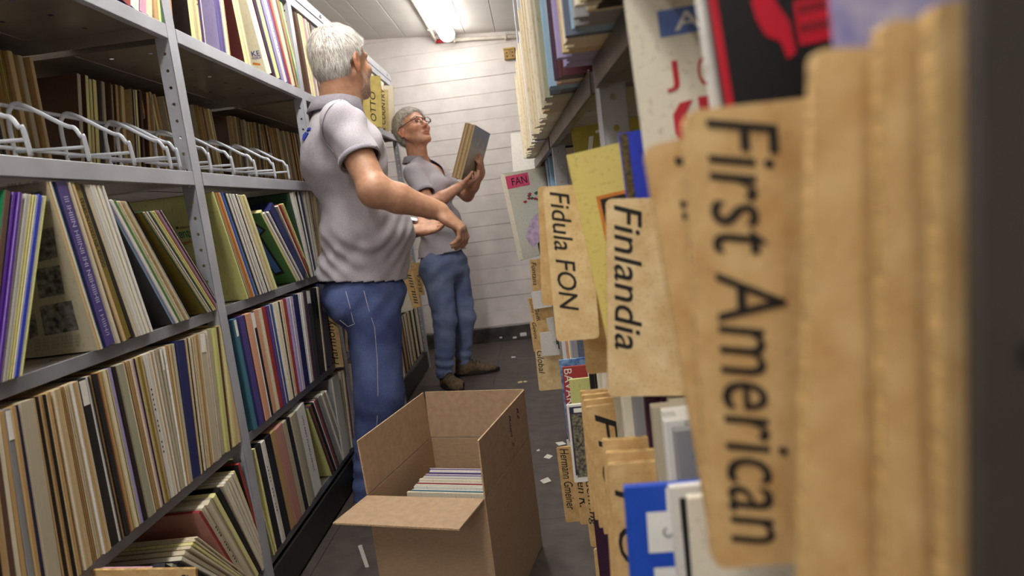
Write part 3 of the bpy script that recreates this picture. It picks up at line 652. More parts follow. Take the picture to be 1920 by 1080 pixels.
# ---------------- build: the 300 that show largest one by one, the rest as one mass
def finish_records(extra=0):
    global REC
    special = {'PURPLE': 'thick purple box set with white lettering down its spine, middle left shelf', 'OLIVE': 'thick olive-brown box set with black lettering down its spine, middle left shelf',
     'NAVYBOX': 'dark navy box set leaning beside the green cover, middle left shelf', 'BEIGEBOX': 'broad beige box set near the left picture edge, lower left shelf', 'BLACKBOX': 'tall black box set standing among tan sleeves, lower left shelf',
     'GREYGREEN': 'grey-green box set just right of a black sleeve, lower left shelf', 'NAVYB': 'broad navy blue box set among cream sleeves, lower left shelf', 'WHITEBOX': 'white box set with small print down its spine, bottom left shelf',
     'IVORYBOX': 'upright ivory box set with a grey cover, bottom left shelf by the man', 'LAVENDER': None}
    rec = [r for r in REC if r['M'].translation.y < 4.4]
    for r in rec: r['pri'] = r['area']*(1 if r['label'] else .01)+(1e7 if r['label'] and r['label'][3].isupper() else 0)
    rec.sort(key=lambda r: -r['pri']); top = rec[:286]; rest = rec[286:]
    top.sort(key=lambda r: (r['M'].translation.z, r['M'].translation.y))
    seen = {}
    for r in top:
        me = unit_mesh(r['kind'], r['sp'], r['cv']); nm = 'box_set' if r['kind'] == 'box' else 'record_sleeve'
        o = bpy.data.objects.new(nm, me); COL.objects.link(o)
        o.matrix_basis = r['M'] @ Matrix.Diagonal((1, r['t'], 1, 1)); r['obj'] = o
        if r['label']:
            od, sp, kn, mark, place = r['label']
            cw = CW.get(sp, sp)
            if mark.isupper():
                k = seen.get(mark, 0); seen[mark] = k+1
                lab = special.get(mark) if k == 0 else None
                if not lab:
                    near = {'OLIVECOVER': 'with the slanting olive cover', 'LIME': 'at the lime cover', 'GREENARROW': 'with green cover and blue arrow', 'DARKPAIR': 'lowest left, dark leaning pair', 'REDBLACK': 'propped by the post', 'LEMONPOST': 'flat on the post', 'TOPBLACK': 'right of the large post', 'LAVENDER': 'with the lavender cover', 'MAROON': 'with the maroon cover', 'GREYTEXT': 'with large lettered cover'}.get(mark, 'alone')
                    lab = '%s %s %s, %s, %s' % (od, cw, kn, near, place)
            else: lab = '%s %s %s %s, %s' % (od, cw, kn, mark, place)
            tag(o, lab, 'record', r['group'])
        else:
            tag(o, 'plain %s record spine in the crowded far row of the %s' % (CW.get(r['sp'], r['sp']), 'fourth left shelf' if r['M'].translation.z > 1.1 and r['M'].translation.z < 1.3 else 'left shelving'), 'record', '%s spines, far rows' % r['sp'])
    # the mass
    names = sorted({r['sp'] for r in rest} | {r['cv'] for r in rest}); ix = {n: i for i, n in enumerate(names)}
    vs = []; fs = []; mi = []
    for r in rest:
        me = unit_mesh(r['kind'], r['sp'], r['cv']); n = len(vs); S = r['M'] @ Matrix.Diagonal((1, r['t'], 1, 1))
        for v in me.vertices: vs.append(tuple(S @ v.co))
        for p in me.polygons:
            fs.append(tuple(i+n for i in p.vertices)); mi.append(ix[r['sp'] if p.material_index == 0 else r['cv']])
    o = link('record_sleeves', mesh('record_sleeves', vs, fs, [rmat(n) for n in names], mi))
    tag(o, 'mass of further record sleeves packed in the distant and shaded rows of both racks', 'records', None, 'stuff')
    print('RECORDS', len(top), len(rest))
finish_records()
# ---------------- prints on single sleeves
def near_face(r, px, py):
    """(x, z) on the near cover of a sleeve that is seen at a picture point"""
    M = r['M']; o = Vector((0, 0, CH)); d = Vector(_ray(px, py)); n = M.to_3x3() @ Vector((0, 1, 0)); t = (M.translation-o).dot(n)/d.dot(n); q = M.inverted() @ (o+d*t); return q.x, q.z
def fpatch(r, pts, m, k=1, name='print', px=True):
    if 'obj' not in r: return
    P_ = [near_face(r, *p) if px else p for p in pts]; P_ = [(min(-.001, max(-RS+.001, x)), max(.001, min(RS-.001, z))) for x, z in P_]
    me = mesh(name, [(x, -.0004*k, z) for x, z in P_], [tuple(range(len(P_)))], [m]); return child(name, me, r['obj'], r['M'])
def ftext(r, txt, a, b_, h, m, bold=.004, shear=0.):
    """lettering on the near cover from picture point a to b_ along the baseline"""
    if 'obj' not in r: return
    (x0, z0), (x1, z1) = near_face(r, *a), near_face(r, *b_); me = text_mesh(txt, abs(x1-x0), h, shear=shear, bold=bold); me.materials.append(m)
    child('lettering', me, r['obj'], r['M'] @ frame((x0, -.0010, z0), (1, 0, 0), (0, 0, 1)))
def stext(r, txt, z0, L, h, m, y=.5, bold=.0):
    if 'obj' not in r: return
    me = text_mesh(txt, L, h, shear=0, bold=bold); me.materials.append(m)
    child('lettering', me, r['obj'], r['M'] @ frame((.0006, r['t']*y-h/2, z0), (0, 0, -1), (0, 1, 0)))
def sticker(r, z1=.31, hh=.045):
    if 'obj' not in r: return
    t = r['t']; child('sticker', MB().box((-.0005, t*.15, z1-hh), (.0008, t*.85, z1)).me('sticker', [M_PAPER]), r['obj'], r['M'])
M_BW = mat('old_photo', '2A2928', .5, .8, 70, hx2='8C8A86'); M_GREYT = mat('pale_print', '8A867E', .7, .1)
c0 = cov[0]
fpatch(c0, [(2, 371), (79, 358), (84, 384), (4, 400)], M_BW, name='photo'); fpatch(c0, [(60, 435), (100, 425), (109, 482), (70, 492)], M_BW, name='photo'); fpatch(c0, [(66, 505), (112, 497), (122, 551), (74, 560)], M_BW, name='photo'); fpatch(c0, [(74, 575), (134, 563), (148, 618), (84, 630)], M_BW, name='photo'); fpatch(c0, [(52, 590), (66, 588), (72, 628), (56, 636)], M_BW, name='photo')
ftext(c0, 'ililil lliiill illl', (16, 354), (74, 347), .008, M_GREYT)
for k in range(4): ftext(c0, 'iilil lliil ililil liiil lil iill', (66, 640+k*6), (150, 627+k*6), .0045, M_GREYT)
ftext(limec[0], 'Musikanten', (331, 430), (362, 427), .008, M_INK); ftext(limec[0], 'enter', (338, 447), (372, 440), .022, M_TEAL, .008); ftext(limec[0], 'ungek\u00fcrzt', (336, 460), (378, 452), .011, M_RED)
g0 = greenc[0]
fpatch(g0, [(462, 408), (499, 431), (489, 442), (534, 512), (517, 517), (480, 470)], M_INK, 1, 'black_outline'); fpatch(g0, [(466, 415), (493, 431), (484, 442), (527, 508), (516, 512), (482, 466)], mat('blue_print', '4A76B8', .5, .05), 2, 'blue_arrow')
for r in REC:
    L = r['label']
    if not L or 'obj' not in r: continue
    mk = L[3]
    if mk == 'PURPLE': stext(r, 'III IHIIIN HIIINII IHI NIIHIIIHII', .285, .20, .011, mat('pale_lettering', 'B8B4DC', .6, .05), bold=.006); stext(r, 'I HIIH/I', .07, .05, .010, MATS['pale_lettering'])
    if mk == 'OLIVE': stext(r, 'STARS IN GOLD NR. RESOO', .285, .135, .012, M_INK, bold=.004)
    if mk == 'WHITEBOX': stext(r, 'iilil lliil ililil liiil lil', .28, .2, .008, M_INKB)
    if mk == 'GREYTEXT': ftext(r, 'KE', (473, 106), (490, 109), .016, M_BLUE, .006); ftext(r, 'HOELR', (473, 112), (492, 115), .008, M_BLUE); fpatch(r, [(474, 117), (488, 119), (488, 123), (474, 121)], M_GOLD)
    if mk == 'NAVYB' or mk == 'BEIGEBOX': pass
for r in [q for q in REC if 'obj' in q and q['kind'] == 'box' and q['label'] and 'lower' in q['label'][4]][::3]: sticker(r)
for r in [q for q in REC if 'obj' in q and q['label'] and q['sp'] in ('white', 'ivory') and q['t'] > .006][::2]: stext(r, random.choice(['iilil lliil ililil', 'liil ilil lli', 'ilili lil iil', 'lliil iil lil']), .24, .14, min(.005, r['t']*.6), M_INKB)
# ================================================================== DIVIDER BOARDS AND COVERS THAT FACE THE CAMERA
def panel(name, label, cat, tl, bl, Y, width, m, thick=.007, side=1, group=None, yaw=0., edge=None, rnd=.006):
    """flat board: left edge from picture point tl down to bl on the plane at depth Y, runs width to the right (side=1) or left"""
    P0, P1 = onY(tl[0], tl[1], Y), onY(bl[0], bl[1], Y); ey = (P0-P1); H = ey.length; ey.normalize()
    ex = Vector((math.cos(yaw), math.sin(yaw), 0)); ex = (ex-ey*ex.dot(ey)).normalized(); ez = ex.cross(ey)
    M = Matrix((ex, ey, ez)).transposed().to_4x4(); M.translation = P1
    root = bpy.data.objects.new(name, None)
    x0, x1 = (0, width) if side > 0 else (-width, 0); r = rnd
    prof = []
    for cx, cy, a0 in ((x1-r, r, -90), (x1-r, H-r, 0), (x0+r, H-r, 90), (x0+r, r, 180)):
        for k in range(4):
            a = math.radians(a0+30*k); prof.append((cx+r*math.cos(a), cy+r*math.sin(a)))
    n = len(prof); vs = [(x, y, 0) for x, y in prof]+[(x, y, -thick) for x, y in prof]
    fs = [tuple(range(n)), tuple(range(2*n-1, n-1, -1))]+[(i, n+i, n+(i+1) % n, (i+1) % n) for i in range(n)]
    me = mesh(name, vs, fs, [m, edge or m], [0, 0]+[1]*n)
    o = link(name, me, None, M); tag(o, label, cat, group); o_H[o.name] = H
    return o
o_H = {}
def ptext(o, txt, x, top, length, height, m=None, down=True, shear=.25, bold=.004, name='lettering'):
    """lettering on a panel; down: reads from the top to the bottom with the letters' heads to the right"""
    H = o_H[o.name]; M = o.matrix_basis
    me = text_mesh(txt, length, height, shear=shear, bold=bold); me.materials.append(m or M_INK)
    if down == True: L = frame((x, H-top, .0006), (0, -1, 0), (1, 0, 0))
    elif down == 'up': L = frame((x+height, H-top-length*0-0, .0006), (0, 1, 0), (-1, 0, 0))
    else: L = frame((x, H-top-height, .0006), (1, 0, 0), (0, 1, 0))
    return child(name, me, o, M @ L)
def ppatch(o, x, top, w_, h_, m, name='print', z=.0004, pts=None):
    H = o_H[o.name]; M = o.matrix_basis
    if pts is None: pts = [(x, top+h_), (x+w_, top+h_), (x+w_, top), (x, top)]
    me = mesh(name, [(a, H-b, z) for a, b in pts], [tuple(range(len(pts)))], [m]); return child(name, me, o, M)
WB = 'wooden divider boards on the right rack'
def board(label, tl, bl, Y, width=.2, txt=None, tx=.006, tt=.006, tl_=.14, th=.026, **k):
    o = panel('divider_board', label, 'divider board', tl, bl, Y, width, M_PLYP if txt and ('Fin' in txt or 'Fid' in txt or 'Glo' in txt) else M_PLY, .0065, edge=M_PLYE, group=k.pop('group', WB), **k)
    if txt: ptext(o, txt, tx, tt, tl_, th)
    return o
board('wooden divider board lettered First American, large and blurred, nearest readable board', (1282, 208), (1338, 1068), .264, .3, 'First American', .008, .004, .182, .0285)
b2 = board('wooden divider board directly behind the First American board, its lettering mostly covered', (1207, 275), (1338, 1030), .33, .3)
for k, (a, t) in enumerate([(.014, .008), (.013, .030), (.013, .036), (.013, .058), (.013, .076)]):
    H = o_H[b2.name]; child('lettering', mesh('lettering', [(a, H-t, .0006), (a+.010, H-t-.003, .0006), (a+.010, H-t-.007, .0006), (a, H-t-.004, .0006)], [(0, 3, 2, 1)], [M_INK]), b2, b2.matrix_basis)
board('wooden divider board lettered Finlandia, pale, third board from the camera', (1137, 373), (1140, 744), .632, .2, 'Finlandia', .007, .006, .144, .027)
board('wooden divider board lettered Fidula Fon beside the yellow cover', (1017, 352), (1043, 641), .796, .055, 'Fidula FON', .008, .006, .150, .024)
board('bare wooden divider board peeping out left behind the Fidula Fon board', (1008, 350), (1016, 573), .93, .2)
board('wooden divider board behind the Fidula Fon board, lower edge showing at its right', (1078, 470), (1100, 702), .86, .2)
board('small wooden divider board lettered Fontana below the pink-tabbed magazine', (993, 487), (998, 546), 2.74, .1, 'Fontana', .006, .012, .1, .02)
board('brown wooden divider board lettered Tommy, far end of the right rack', (988, 560), (1000, 604), 2.76, .1, 'Tommy M', .004, .004, .09, .014)
board('wooden divider board lettered Geffe under a white card, far end of the right rack', (999, 575), (1004, 608), 2.72, .1, 'Geffe', .006, .004, .07, .017)
board('brown wooden divider board lettered Gevox at the far end of the right rack', (993, 604), (1001, 660), 2.70, .1, 'Gevox', .010, .004, .075, .016)
board('wooden divider board lettered Global at the far foot of the right rack', (1003, 656), (1011, 733), 2.6, .15, 'Global', .007, .006, .098, .026)
board('wooden divider board lettered Hermann Gmeiner just right of the box', (1043, 840), (1061, 980), 1.66, .13, 'Hermann Gmeiner', .008, .004, .176, .024)
board('wooden divider board half hidden right behind the Hermann Gmeiner board', (1073, 848), (1088, 984), 1.60, .13, 'Golden R.', .004, .012, .14, .024)
board('wooden divider board, second one right behind the Hermann Gmeiner board', (1086, 860), (1108, 1026), 1.50, .13, 'Goldenring', .003, .002, .175, .022)
board('thick plywood divider board lettered Fre, in front of three more board tops', (1099, 764), (1133, 1002), .881, .16, 'Fre...', .010, .012, .16, .030, rnd=.0015)
board('plywood divider board first behind the Fre board, plain top edge', (1094, 752), (1124, 990), .905, .16, rnd=.0015)
board('plywood divider board second behind the Fre board, plain top edge', (1091, 742), (1116, 975), .93, .16, rnd=.0015)
board('plywood divider board third behind the Fre board, plain top edge', (1088, 734), (1108, 960), .955, .16, rnd=.0015)
board('plywood divider board lettered T O beside the blue cover', (1141, 872), (1166, 1200), .623, .14, 'T O n', .004, .022, .13, .026, rnd=.0015)
board('plywood divider board first behind the T O board', (1137, 850), (1158, 1170), .641, .14, rnd=.0015)
board('plywood divider board second behind the T O board', (1130, 826), (1150, 1140), .66, .14, rnd=.0015)
board('small wooden divider board lettered O at the bottom picture edge right of the box', (1113, 1030), (1122, 1120), 1.32, .1, 'O', .012, .018, .02, .02)
board('big blurred wooden divider board right of the First American board, tallest of its cluster', (1530, 92), (1500, 1350), .205, .2, rnd=.003)
board('blurred wooden divider board second from the right picture edge', (1655, 40), (1668, 1350), .186, .2, rnd=.003)
board('blurred wooden divider board nearest the right picture edge', (1752, 5), (1788, 1350), .168, .012, rnd=.003)
CV = 'record covers facing out of the right rack'
def cover(label, tl, bl, Y, width, c, thick=.006, name='record_sleeve', cat='record', **k):
    return panel(name, label, cat, tl, bl, Y, width, rmat(c), thick, group=CV, rnd=.0008, **k)
c = cover('yellow record cover with a framed brown picture leaning out beside the Finlandia board', (1062, 291), (1150, 690), .725, .3, 'yellow')
ppatch(c, .022, .052, .2, .2, M_GOLD); ppatch(c, .026, .056, .2, .2, M_INK, z=.0007); ppatch(c, .031, .061, .2, .2, mat('sepia_photo', '7A6650', .6, .4, 30), z=.001)
c = cover('purple cover with a mottled brown border behind the Finlandia board', (1160, 250), (1184, 440), .66, .25, 'cobalt')
ppatch(c, .0005, .001, .008, .1, mat('mottled_border', '6E5A2E', .6, .6, 200, hx2='2A2418'))
c = cover('olive green record cover with white lettering standing behind the yellow cover', (1070, 241), (1100, 430), 1.36, .3, 'lime')
MATS['olive_cover'] = None; MATS.pop('olive_cover'); c.data.materials[0] = mat('olive_cover', 'ADA03C', .5, .06); c.data.materials[1] = MATS['olive_cover']
ptext(c, '\u00dcb', .028, .012, .09, .055, M_PRINTW, down=False, shear=.2, bold=.01)
c = cover('pale magazine cover with a pink FAN label, plant and piano, farthest cover sticking out', (946, 326), (981, 487), 2.30, .2, 'ivory', .03, yaw=.6, name='magazine', cat='magazine')
ppatch(c, -.0005, .010, .098, .045, mat('pink_label', 'E2537A', .6, .03)); ptext(c, 'FAN', .022, .020, .066, .026, M_INK, down=False, shear=0, bold=.002)
rr = random.Random(3)
for k in range(14):
    x = .05+rr.random()*.09; t = .085+rr.random()*.03; ppatch(c, x, t, .010, .006, mat('leaf_print', '3E6B46', .6, .1) if k % 3 else M_RED, z=.0006+.00002*k, pts=[(x, t), (x+.012, t-.004), (x+.02, t+.002), (x+.008, t+.007)])
ppatch(c, 0, 0, 0, 0, mat('pink_print', 'D9B8D0', .6, .15, 60), z=.0005, pts=[(.03, .235), (.06, .19), (.09, .165), (.15, .155), (.16, .2), (.13, .24), (.05, .28)])
ppatch(c, 0, 0, 0, 0, M_INK, z=.0008, pts=[(.075, .31), (.075, .27), (.11, .25), (.115, .19), (.135, .2), (.15, .24), (.2, .26), (.2, .31)])
ppatch(c, 0, 0, 0, 0, M_PRINTW, z=.001, pts=[(.085, .282), (.16, .272), (.16, .277), (.085, .287)])
for k, q in enumerate([('charcoal', 0), ('white', .008), ('plum', .016), ('ivory', .023)]):
    p = panel('magazine', ['dark magazine edge', 'white magazine edge', 'plum magazine edge', 'ivory magazine edge'][k]+' stacked behind the pink-tabbed FAN magazine', 'magazine', (944-k*.4, 326+k), (978, 488-k), 2.305+.034+k*.009, .19, rmat(q[0]), .007, yaw=.6, group='magazines stacked behind the FAN magazine', rnd=.0008)
c = cover('lemon yellow cover lettered Lilig behind the FAN magazine', (1020, 311), (1050, 460), 2.42, .25, 'yellow')
ptext(c, 'Lilig', .010, .028, .08, .026, M_GOLD, down=False, shear=0, bold=.002); ppatch(c, .006, .075, .09, .03, M_PRINTW); ppatch(c, .006, .088, .09, .010, mat('blue_photo', '6C86B8', .6, .3, 50), z=.0007)
cover('white and pale blue cover at the far end of the right rack by the wall', (957, 250), (964, 350), 2.73, .12, 'white')
cover('white card above the Geffe board, far end of the right rack', (996, 549), (1001, 580), 2.68, .12, 'white', .004)
cover('white card above the Global board at the far foot of the right rack', (1012, 624), (1016, 668), 2.55, .14, 'white', .004)
cover('folded white paper right of the Gevox board', (1024, 597), (1034, 640), 2.5, .1, 'white', .003)
c = cover('dark red cover with white outlined capitals below the Fidula board', (1054, 689), (1068, 830), 1.30, .1, 'red')
ptext(c, 'BAVARIA', .003, .004, .10, .016, M_PRINTW, shear=0, bold=-.002)
c = cover('blue cover with white pattern at the edge of the dark red cover', (1048, 676), (1066, 826), 1.34, .1, 'skyblue')
c.data.materials[0] = mat('blue_pattern', '2E5F9E', .5, .4, 70, hx2='8FB4D8'); c.data.materials[1] = c.data.materials[0]
cover('lime yellow cover with a small blue picture beside the dark red cover', (1067, 712), (1076, 800), 1.22, .1, 'lime')
c = cover('white bordered cover with a dark speckled picture above the Hermann Gmeiner board', (1062, 760), (1077, 905), 1.12, .1, 'white')
ppatch(c, .004, .004, .09, .13, mat('navy_print', '23284A', .5, .1)); ppatch(c, .007, .018, .09, .12, mat('speckled_photo', '1E2130', .5, .8, 180, hx2='8A8468'), z=.0008); ppatch(c, .012, .007, .03, .008, M_PRINTW, z=.001)
cover('thin white card standing on the Hermann Gmeiner board', (1062, 825), (1066, 850), 1.70, .01, 'white', .003)
cover('dark plum cover right of the lower Goldenring board', (1108, 930), (1128, 1110), 1.2, .1, 'plum')
c = cover('blue cover with big white block lettering at the bottom edge', (1170, 915), (1192, 1230), .447, .25, 'cobalt')
c.data.materials[0] = mat('bright_blue_cover', '1D4FC0', .4, .04); c.data.materials[1] = MATS['bright_blue_cover']
ppatch(c, .015, .020, .03, .032, M_PRINTW); ppatch(c, .018, .064, .03, .03, M_PRINTW); ppatch(c, .030, .002, .05, .019, M_PRINTW, z=.0006)
H = o_H[c.name]; me = MB().tube([(.030+.0035*math.cos(a), H-.036-.0035*math.sin(a), .0008) for a in [k*math.pi/5 for k in range(8)]], .0007, 6).me('print', [mat('grey_print', '8C8A88', .6)]); child('print', me, c, c.matrix_basis)
c = cover('white bordered black cover right of the blue cover', (1255, 915), (1285, 1230), .42, .25, 'white'); ppatch(c, .006, .008, .2, .25, M_INK)
cover('pale cream cover right of the white bordered black one, at the bottom edge', (1290, 935), (1312, 1230), .40, .2, 'ivory')
c = cover('cream cover with a blue A label and red letters, blurred, top of the right rack', (1160, -90), (1212, 300), .5, .3, 'ivory')
Hc = o_H[c.name]
ppatch(c, .022, .046, .055, .019, mat('blue_label', '5F78B8', .6, .05)); ptext(c, 'A', .033, .049, .020, .013, M_PRINTW, down=False, shear=0, bold=.012, name='emblem')
ptext(c, 'J', .022, .083, .010, .022, M_RED, down=False, shear=0, bold=.004); ptext(c, 'O', .046, .083, .012, .022, M_RED, down=False, shear=0, bold=.004)
ppatch(c, 0, 0, 0, 0, M_RED, z=.0006, pts=[(.024, .122), (.030, .114), (.040, .113), (.034, .122), (.034, .138), (.042, .156), (.030, .148), (.024, .136)])
ppatch(c, .044, .112, .008, .012, M_RED); ppatch(c, .055, .113, .010, .011, M_RED)
cover('white cover edge just left of the black and red cover', (1303, -60), (1345, 240), .345, .3, 'white', .008)
c = cover('black cover with a bright red panel and red border, blurred, top right', (1318, -60), (1366, 235), .3, .3, 'black')
M_REDG = mat('bright_red', 'C8102E', .5, .05)
ppatch(c, 0, 0, .0035, Hc, M_REDG); ppatch(c, .036, .0225, .04, .019, M_REDG)
ppatch(c, 0, 0, 0, 0, M_REDG, z=.0006, pts=[(.018, .018), (.026, .014), (.029, .022), (.033, .030), (.034, .044), (.030, .046), (.028, .038), (.022, .034), (.019, .026)])
for k in range(2): ptext(c, 'IIII III II', .038, .0245+.008*k, .034, .004, M_INK, down=False, shear=0, bold=.02)
c = cover('lavender blue blurred cover behind the tall wooden boards, top right', (1563, -80), (1585, 200), .232, .2, 'lilac'); c.data.materials[0] = mat('lavender_cover', '7A7AB8', .5, .3, 60, hx2='B8B4C8')
c = cover('added dark sheet standing in for shade at the right picture edge, nearest of all', (1842, -150), (1846, 1450), .150, .1, 'brown')
c.data.materials[0] = mat('edge_shade_brown', '3B342C', .7, .12, 12); c.data.materials[1] = MATS['edge_shade_brown']  # added sheet: its brown paints the shade at the rack's near end
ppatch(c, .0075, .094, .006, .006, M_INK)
# boards on the left rack
def lboard(label, tl, bl, Y, width, txt, tx, tt, L, h, up=True, m=None, group='wooden divider boards on the left rack'):
    o = panel('divider_board', label, 'divider board', tl, bl, Y, width, m or M_PLY, .0065, side=-1, edge=M_PLYE, group=group, rnd=.002)
    if txt:
        H = o_H[o.name]; me = text_mesh(txt, L, h, shear=.2, bold=.003); me.materials.append(M_INK)
        child('lettering', me, o, o.matrix_basis @ (frame((-tx, H-tt-L if False else tt, .0006), (0, 1, 0), (-1, 0, 0)) if up else frame((-tx, H-tt, .0006), (0, -1, 0), (1, 0, 0))))
    return o
lboard('wooden divider board lettered Harmony on the lower left shelf against the man\'s leg', (630, 581), (645, 688), 2.42, .25, 'Harmony', .008, .012, .18, .04)
lboard('wooden board lettered with dark capitals on the lower left shelf beyond the man', (773, 505), (790, 575), 3.30, .25, 'IIIILIIIII', .012, .02, .16, .02)
lboard('brown wooden board lettered ELEKA sticking out by the woman\'s hip', (787, 492), (796, 553), 4.15, .2, 'ELEKA', .012, .02, .12, .02)
lboard('white divider board on the lower left shelf just beyond the man', (757, 525), (775, 580), 3.05, .25, None, 0, 0, 0, 0, m=rmat('ivory'))
lboard('yellow divider board lettered in brush script behind the man\'s chin, top left shelf', (713, 142), (717, 238), 3.42, .2, 'OTTO', .03, .03, .15, .03, m=mat('yellow_board', 'E3CC78', .6, .08, 20))
lboard('pale yellow divider board lettered Country, top left shelf left of the woman', (727, 168), (729, 240), 3.75, .12, 'COUNTRY', .018, .02, .2, .022, m=mat('yellow_board2', 'EAD89A', .6, .08, 20))
lboard('cream divider board at the far end of the top left shelf', (737, 160), (740, 244), 4.05, .12, None, 0, 0, 0, 0, m=rmat('ivory'))
o = lboard('wooden board ending in a handwritten e at the bottom left picture corner', (366, 1067), (380, 1200), 1.02, .3, None, 0, 0, 0, 0)
me = text_mesh('e', .010, .014, shear=.2, bold=.01); me.materials.append(M_INK); child('lettering', me, o, o.matrix_basis @ frame((-.012, o_H[o.name]-.020, .0006), (0, 1, 0), (-1, 0, 0)))
o = panel('record_sleeve', 'white cover with a pink edge at the bottom left picture corner beside a wooden board', 'record', (284, 1064), (300, 1200), 1.04, .25, rmat('ivory'), .004, side=-1, edge=rmat('pink'), rnd=.0008)
ppatch(o, -.006, 0, .006, o_H[o.name], mat('pink_label', 'E2537A', .6, .03))
# ================================================================== CARDBOARD BOX
A = math.radians(-15.5)
e1 = Vector((math.cos(A), math.sin(A), 0)); e2 = Vector((-math.sin(A), math.cos(A), 0)); UZ = Vector((0, 0, 1))
FR = Vector((-.088, 1.833, 0)); BW, BL, BH, BF = .325, .395, .35, .147
NR = FR-e2*BL; FLc = FR-e1*BW; NLc = NR-e1*BW
Mb = Matrix((e1, e2, UZ)).transposed().to_4x4(); Mb.translation = NLc
box = empty('cardboard_box'); box.matrix_basis = Mb; tag(box, 'open brown cardboard box of records on the floor, one flap folded out', 'box')
T = .004
def wallp(name, lo, hi, **k): return child(name, MB().box(lo, hi, bev=.0008).me(name, [M_CARD]), box, Mb)
child('bottom', MB().box((0, 0, .001), (BW, BL, .006)).me('bottom', [M_CARD]), box, Mb)
wallp('side_panel', (0, 0, .001), (T, BL, BH)); wallp('side_panel', (BW-T, 0, .001), (BW, BL, BH))
wallp('end_panel', (T, 0, .001), (BW-T, T, BH)); wallp('end_panel', (T, BL-T, .001), (BW-T, BL, BH))
def flap(name, p0, ax, L, up, Hh):
    """sheet hinged at p0 along ax with length L, standing along up for Hh; fluted pale edges"""
    ax = Vector(ax); up = Vector(up).normalized(); nn = ax.cross(up).normalized()
    M = Matrix((ax, up, nn)).transposed().to_4x4(); M.translation = Vector(p0)
    m = MB().box((.002, .003, -T/2), (L-.002, Hh, T/2)); n0 = len(m.m); m.m = [0, 0, 1, 1, 1, 1]
    return child(name, m.me(name, [M_CARD, M_CARDE]), box, Mb @ M)
flap('flap', (T/2, 0, BH), (0, 1, 0), BL, (-.03, 0, 1), BF)
fr = flap('flap', (BW-T/2, 0, BH), (0, 1, 0), BL, (.02, 0, 1), BF)
flap('flap', (0, BL-T/2, BH), (1, 0, 0), BW, (0, .04, 1), BF)
flap('flap', (0, T/2, BH), (1, 0, 0), BW, (-.02, -1, .045), BF*1.05)
# marker writing on the outer face of the right flap: upper edge side, reads downwards
def wr(txt, y, zt, L, h):
    me = text_mesh(txt, L, h, shear=.4, bold=.004); me.materials.append(M_INKB)
    # face +x local: reading direction -z
    F = frame((BW+.0034+.0, y, zt), (0, 0, -1), (0, 1, 0)); child('lettering', me, box, Mb @ F)
wr('R2', .30, BH+BF-.024, .036, .016); wr('Raga 5', .225, BH+BF-.020, .095, .018)
# leaflet on the floor against the near left corner of the box
o = panel('leaflet', 'white and grey folded leaflet leaning at the near left corner of the box', 'paper', (678, 1022), (692, 1063), onZ(692, 1063, .001).y, .012, rmat('white'), .002, side=-1, rnd=.0005)
# records in the box
names_ = ['lilac', 'violet', 'white', 'purple', 'lilac', 'plum', 'white', 'navy', 'ivory', 'red', 'white', 'green', 'white', 'teal', 'white', 'lemon', 'ivory', 'cream', 'white', 'ivory']
yb0 = .035; n_in = 17
for k in range(n_in):
    c_ = names_[k % len(names_)]; t = .0085; y = BL-.175-k*.0098+.012; hh = .30+random.uniform(-.006, .004)
    x1 = BW-T-.003; wd = .262+random.uniform(-.006, .006)+.0*k
    m = MB().box((x1-wd, 0, 0), (x1, t*.28, hh)).box((x1-wd, t*.62, 0), (x1, t*.95, hh), mi=1).box((x1-wd+.004, t*.28, 0), (x1-.004, t*.62, hh-.004), mi=2)
    M = Mb @ Matrix.Translation((0, y, .0075)) @ Matrix.Rotation(math.radians(-6), 4, 'X')
    o = link('record_sleeve', m.me('record_sleeve', [rmat(c_), rmat('white' if k % 2 else 'ivory'), rmat('lilac' if k % 3 == 0 else 'grey')]), None, M)
    tag(o, '%s thin sleeve, %s from the back among the records in the cardboard box' % (CW.get(c_, c_), ordn(k)), 'record', 'records in the cardboard box')
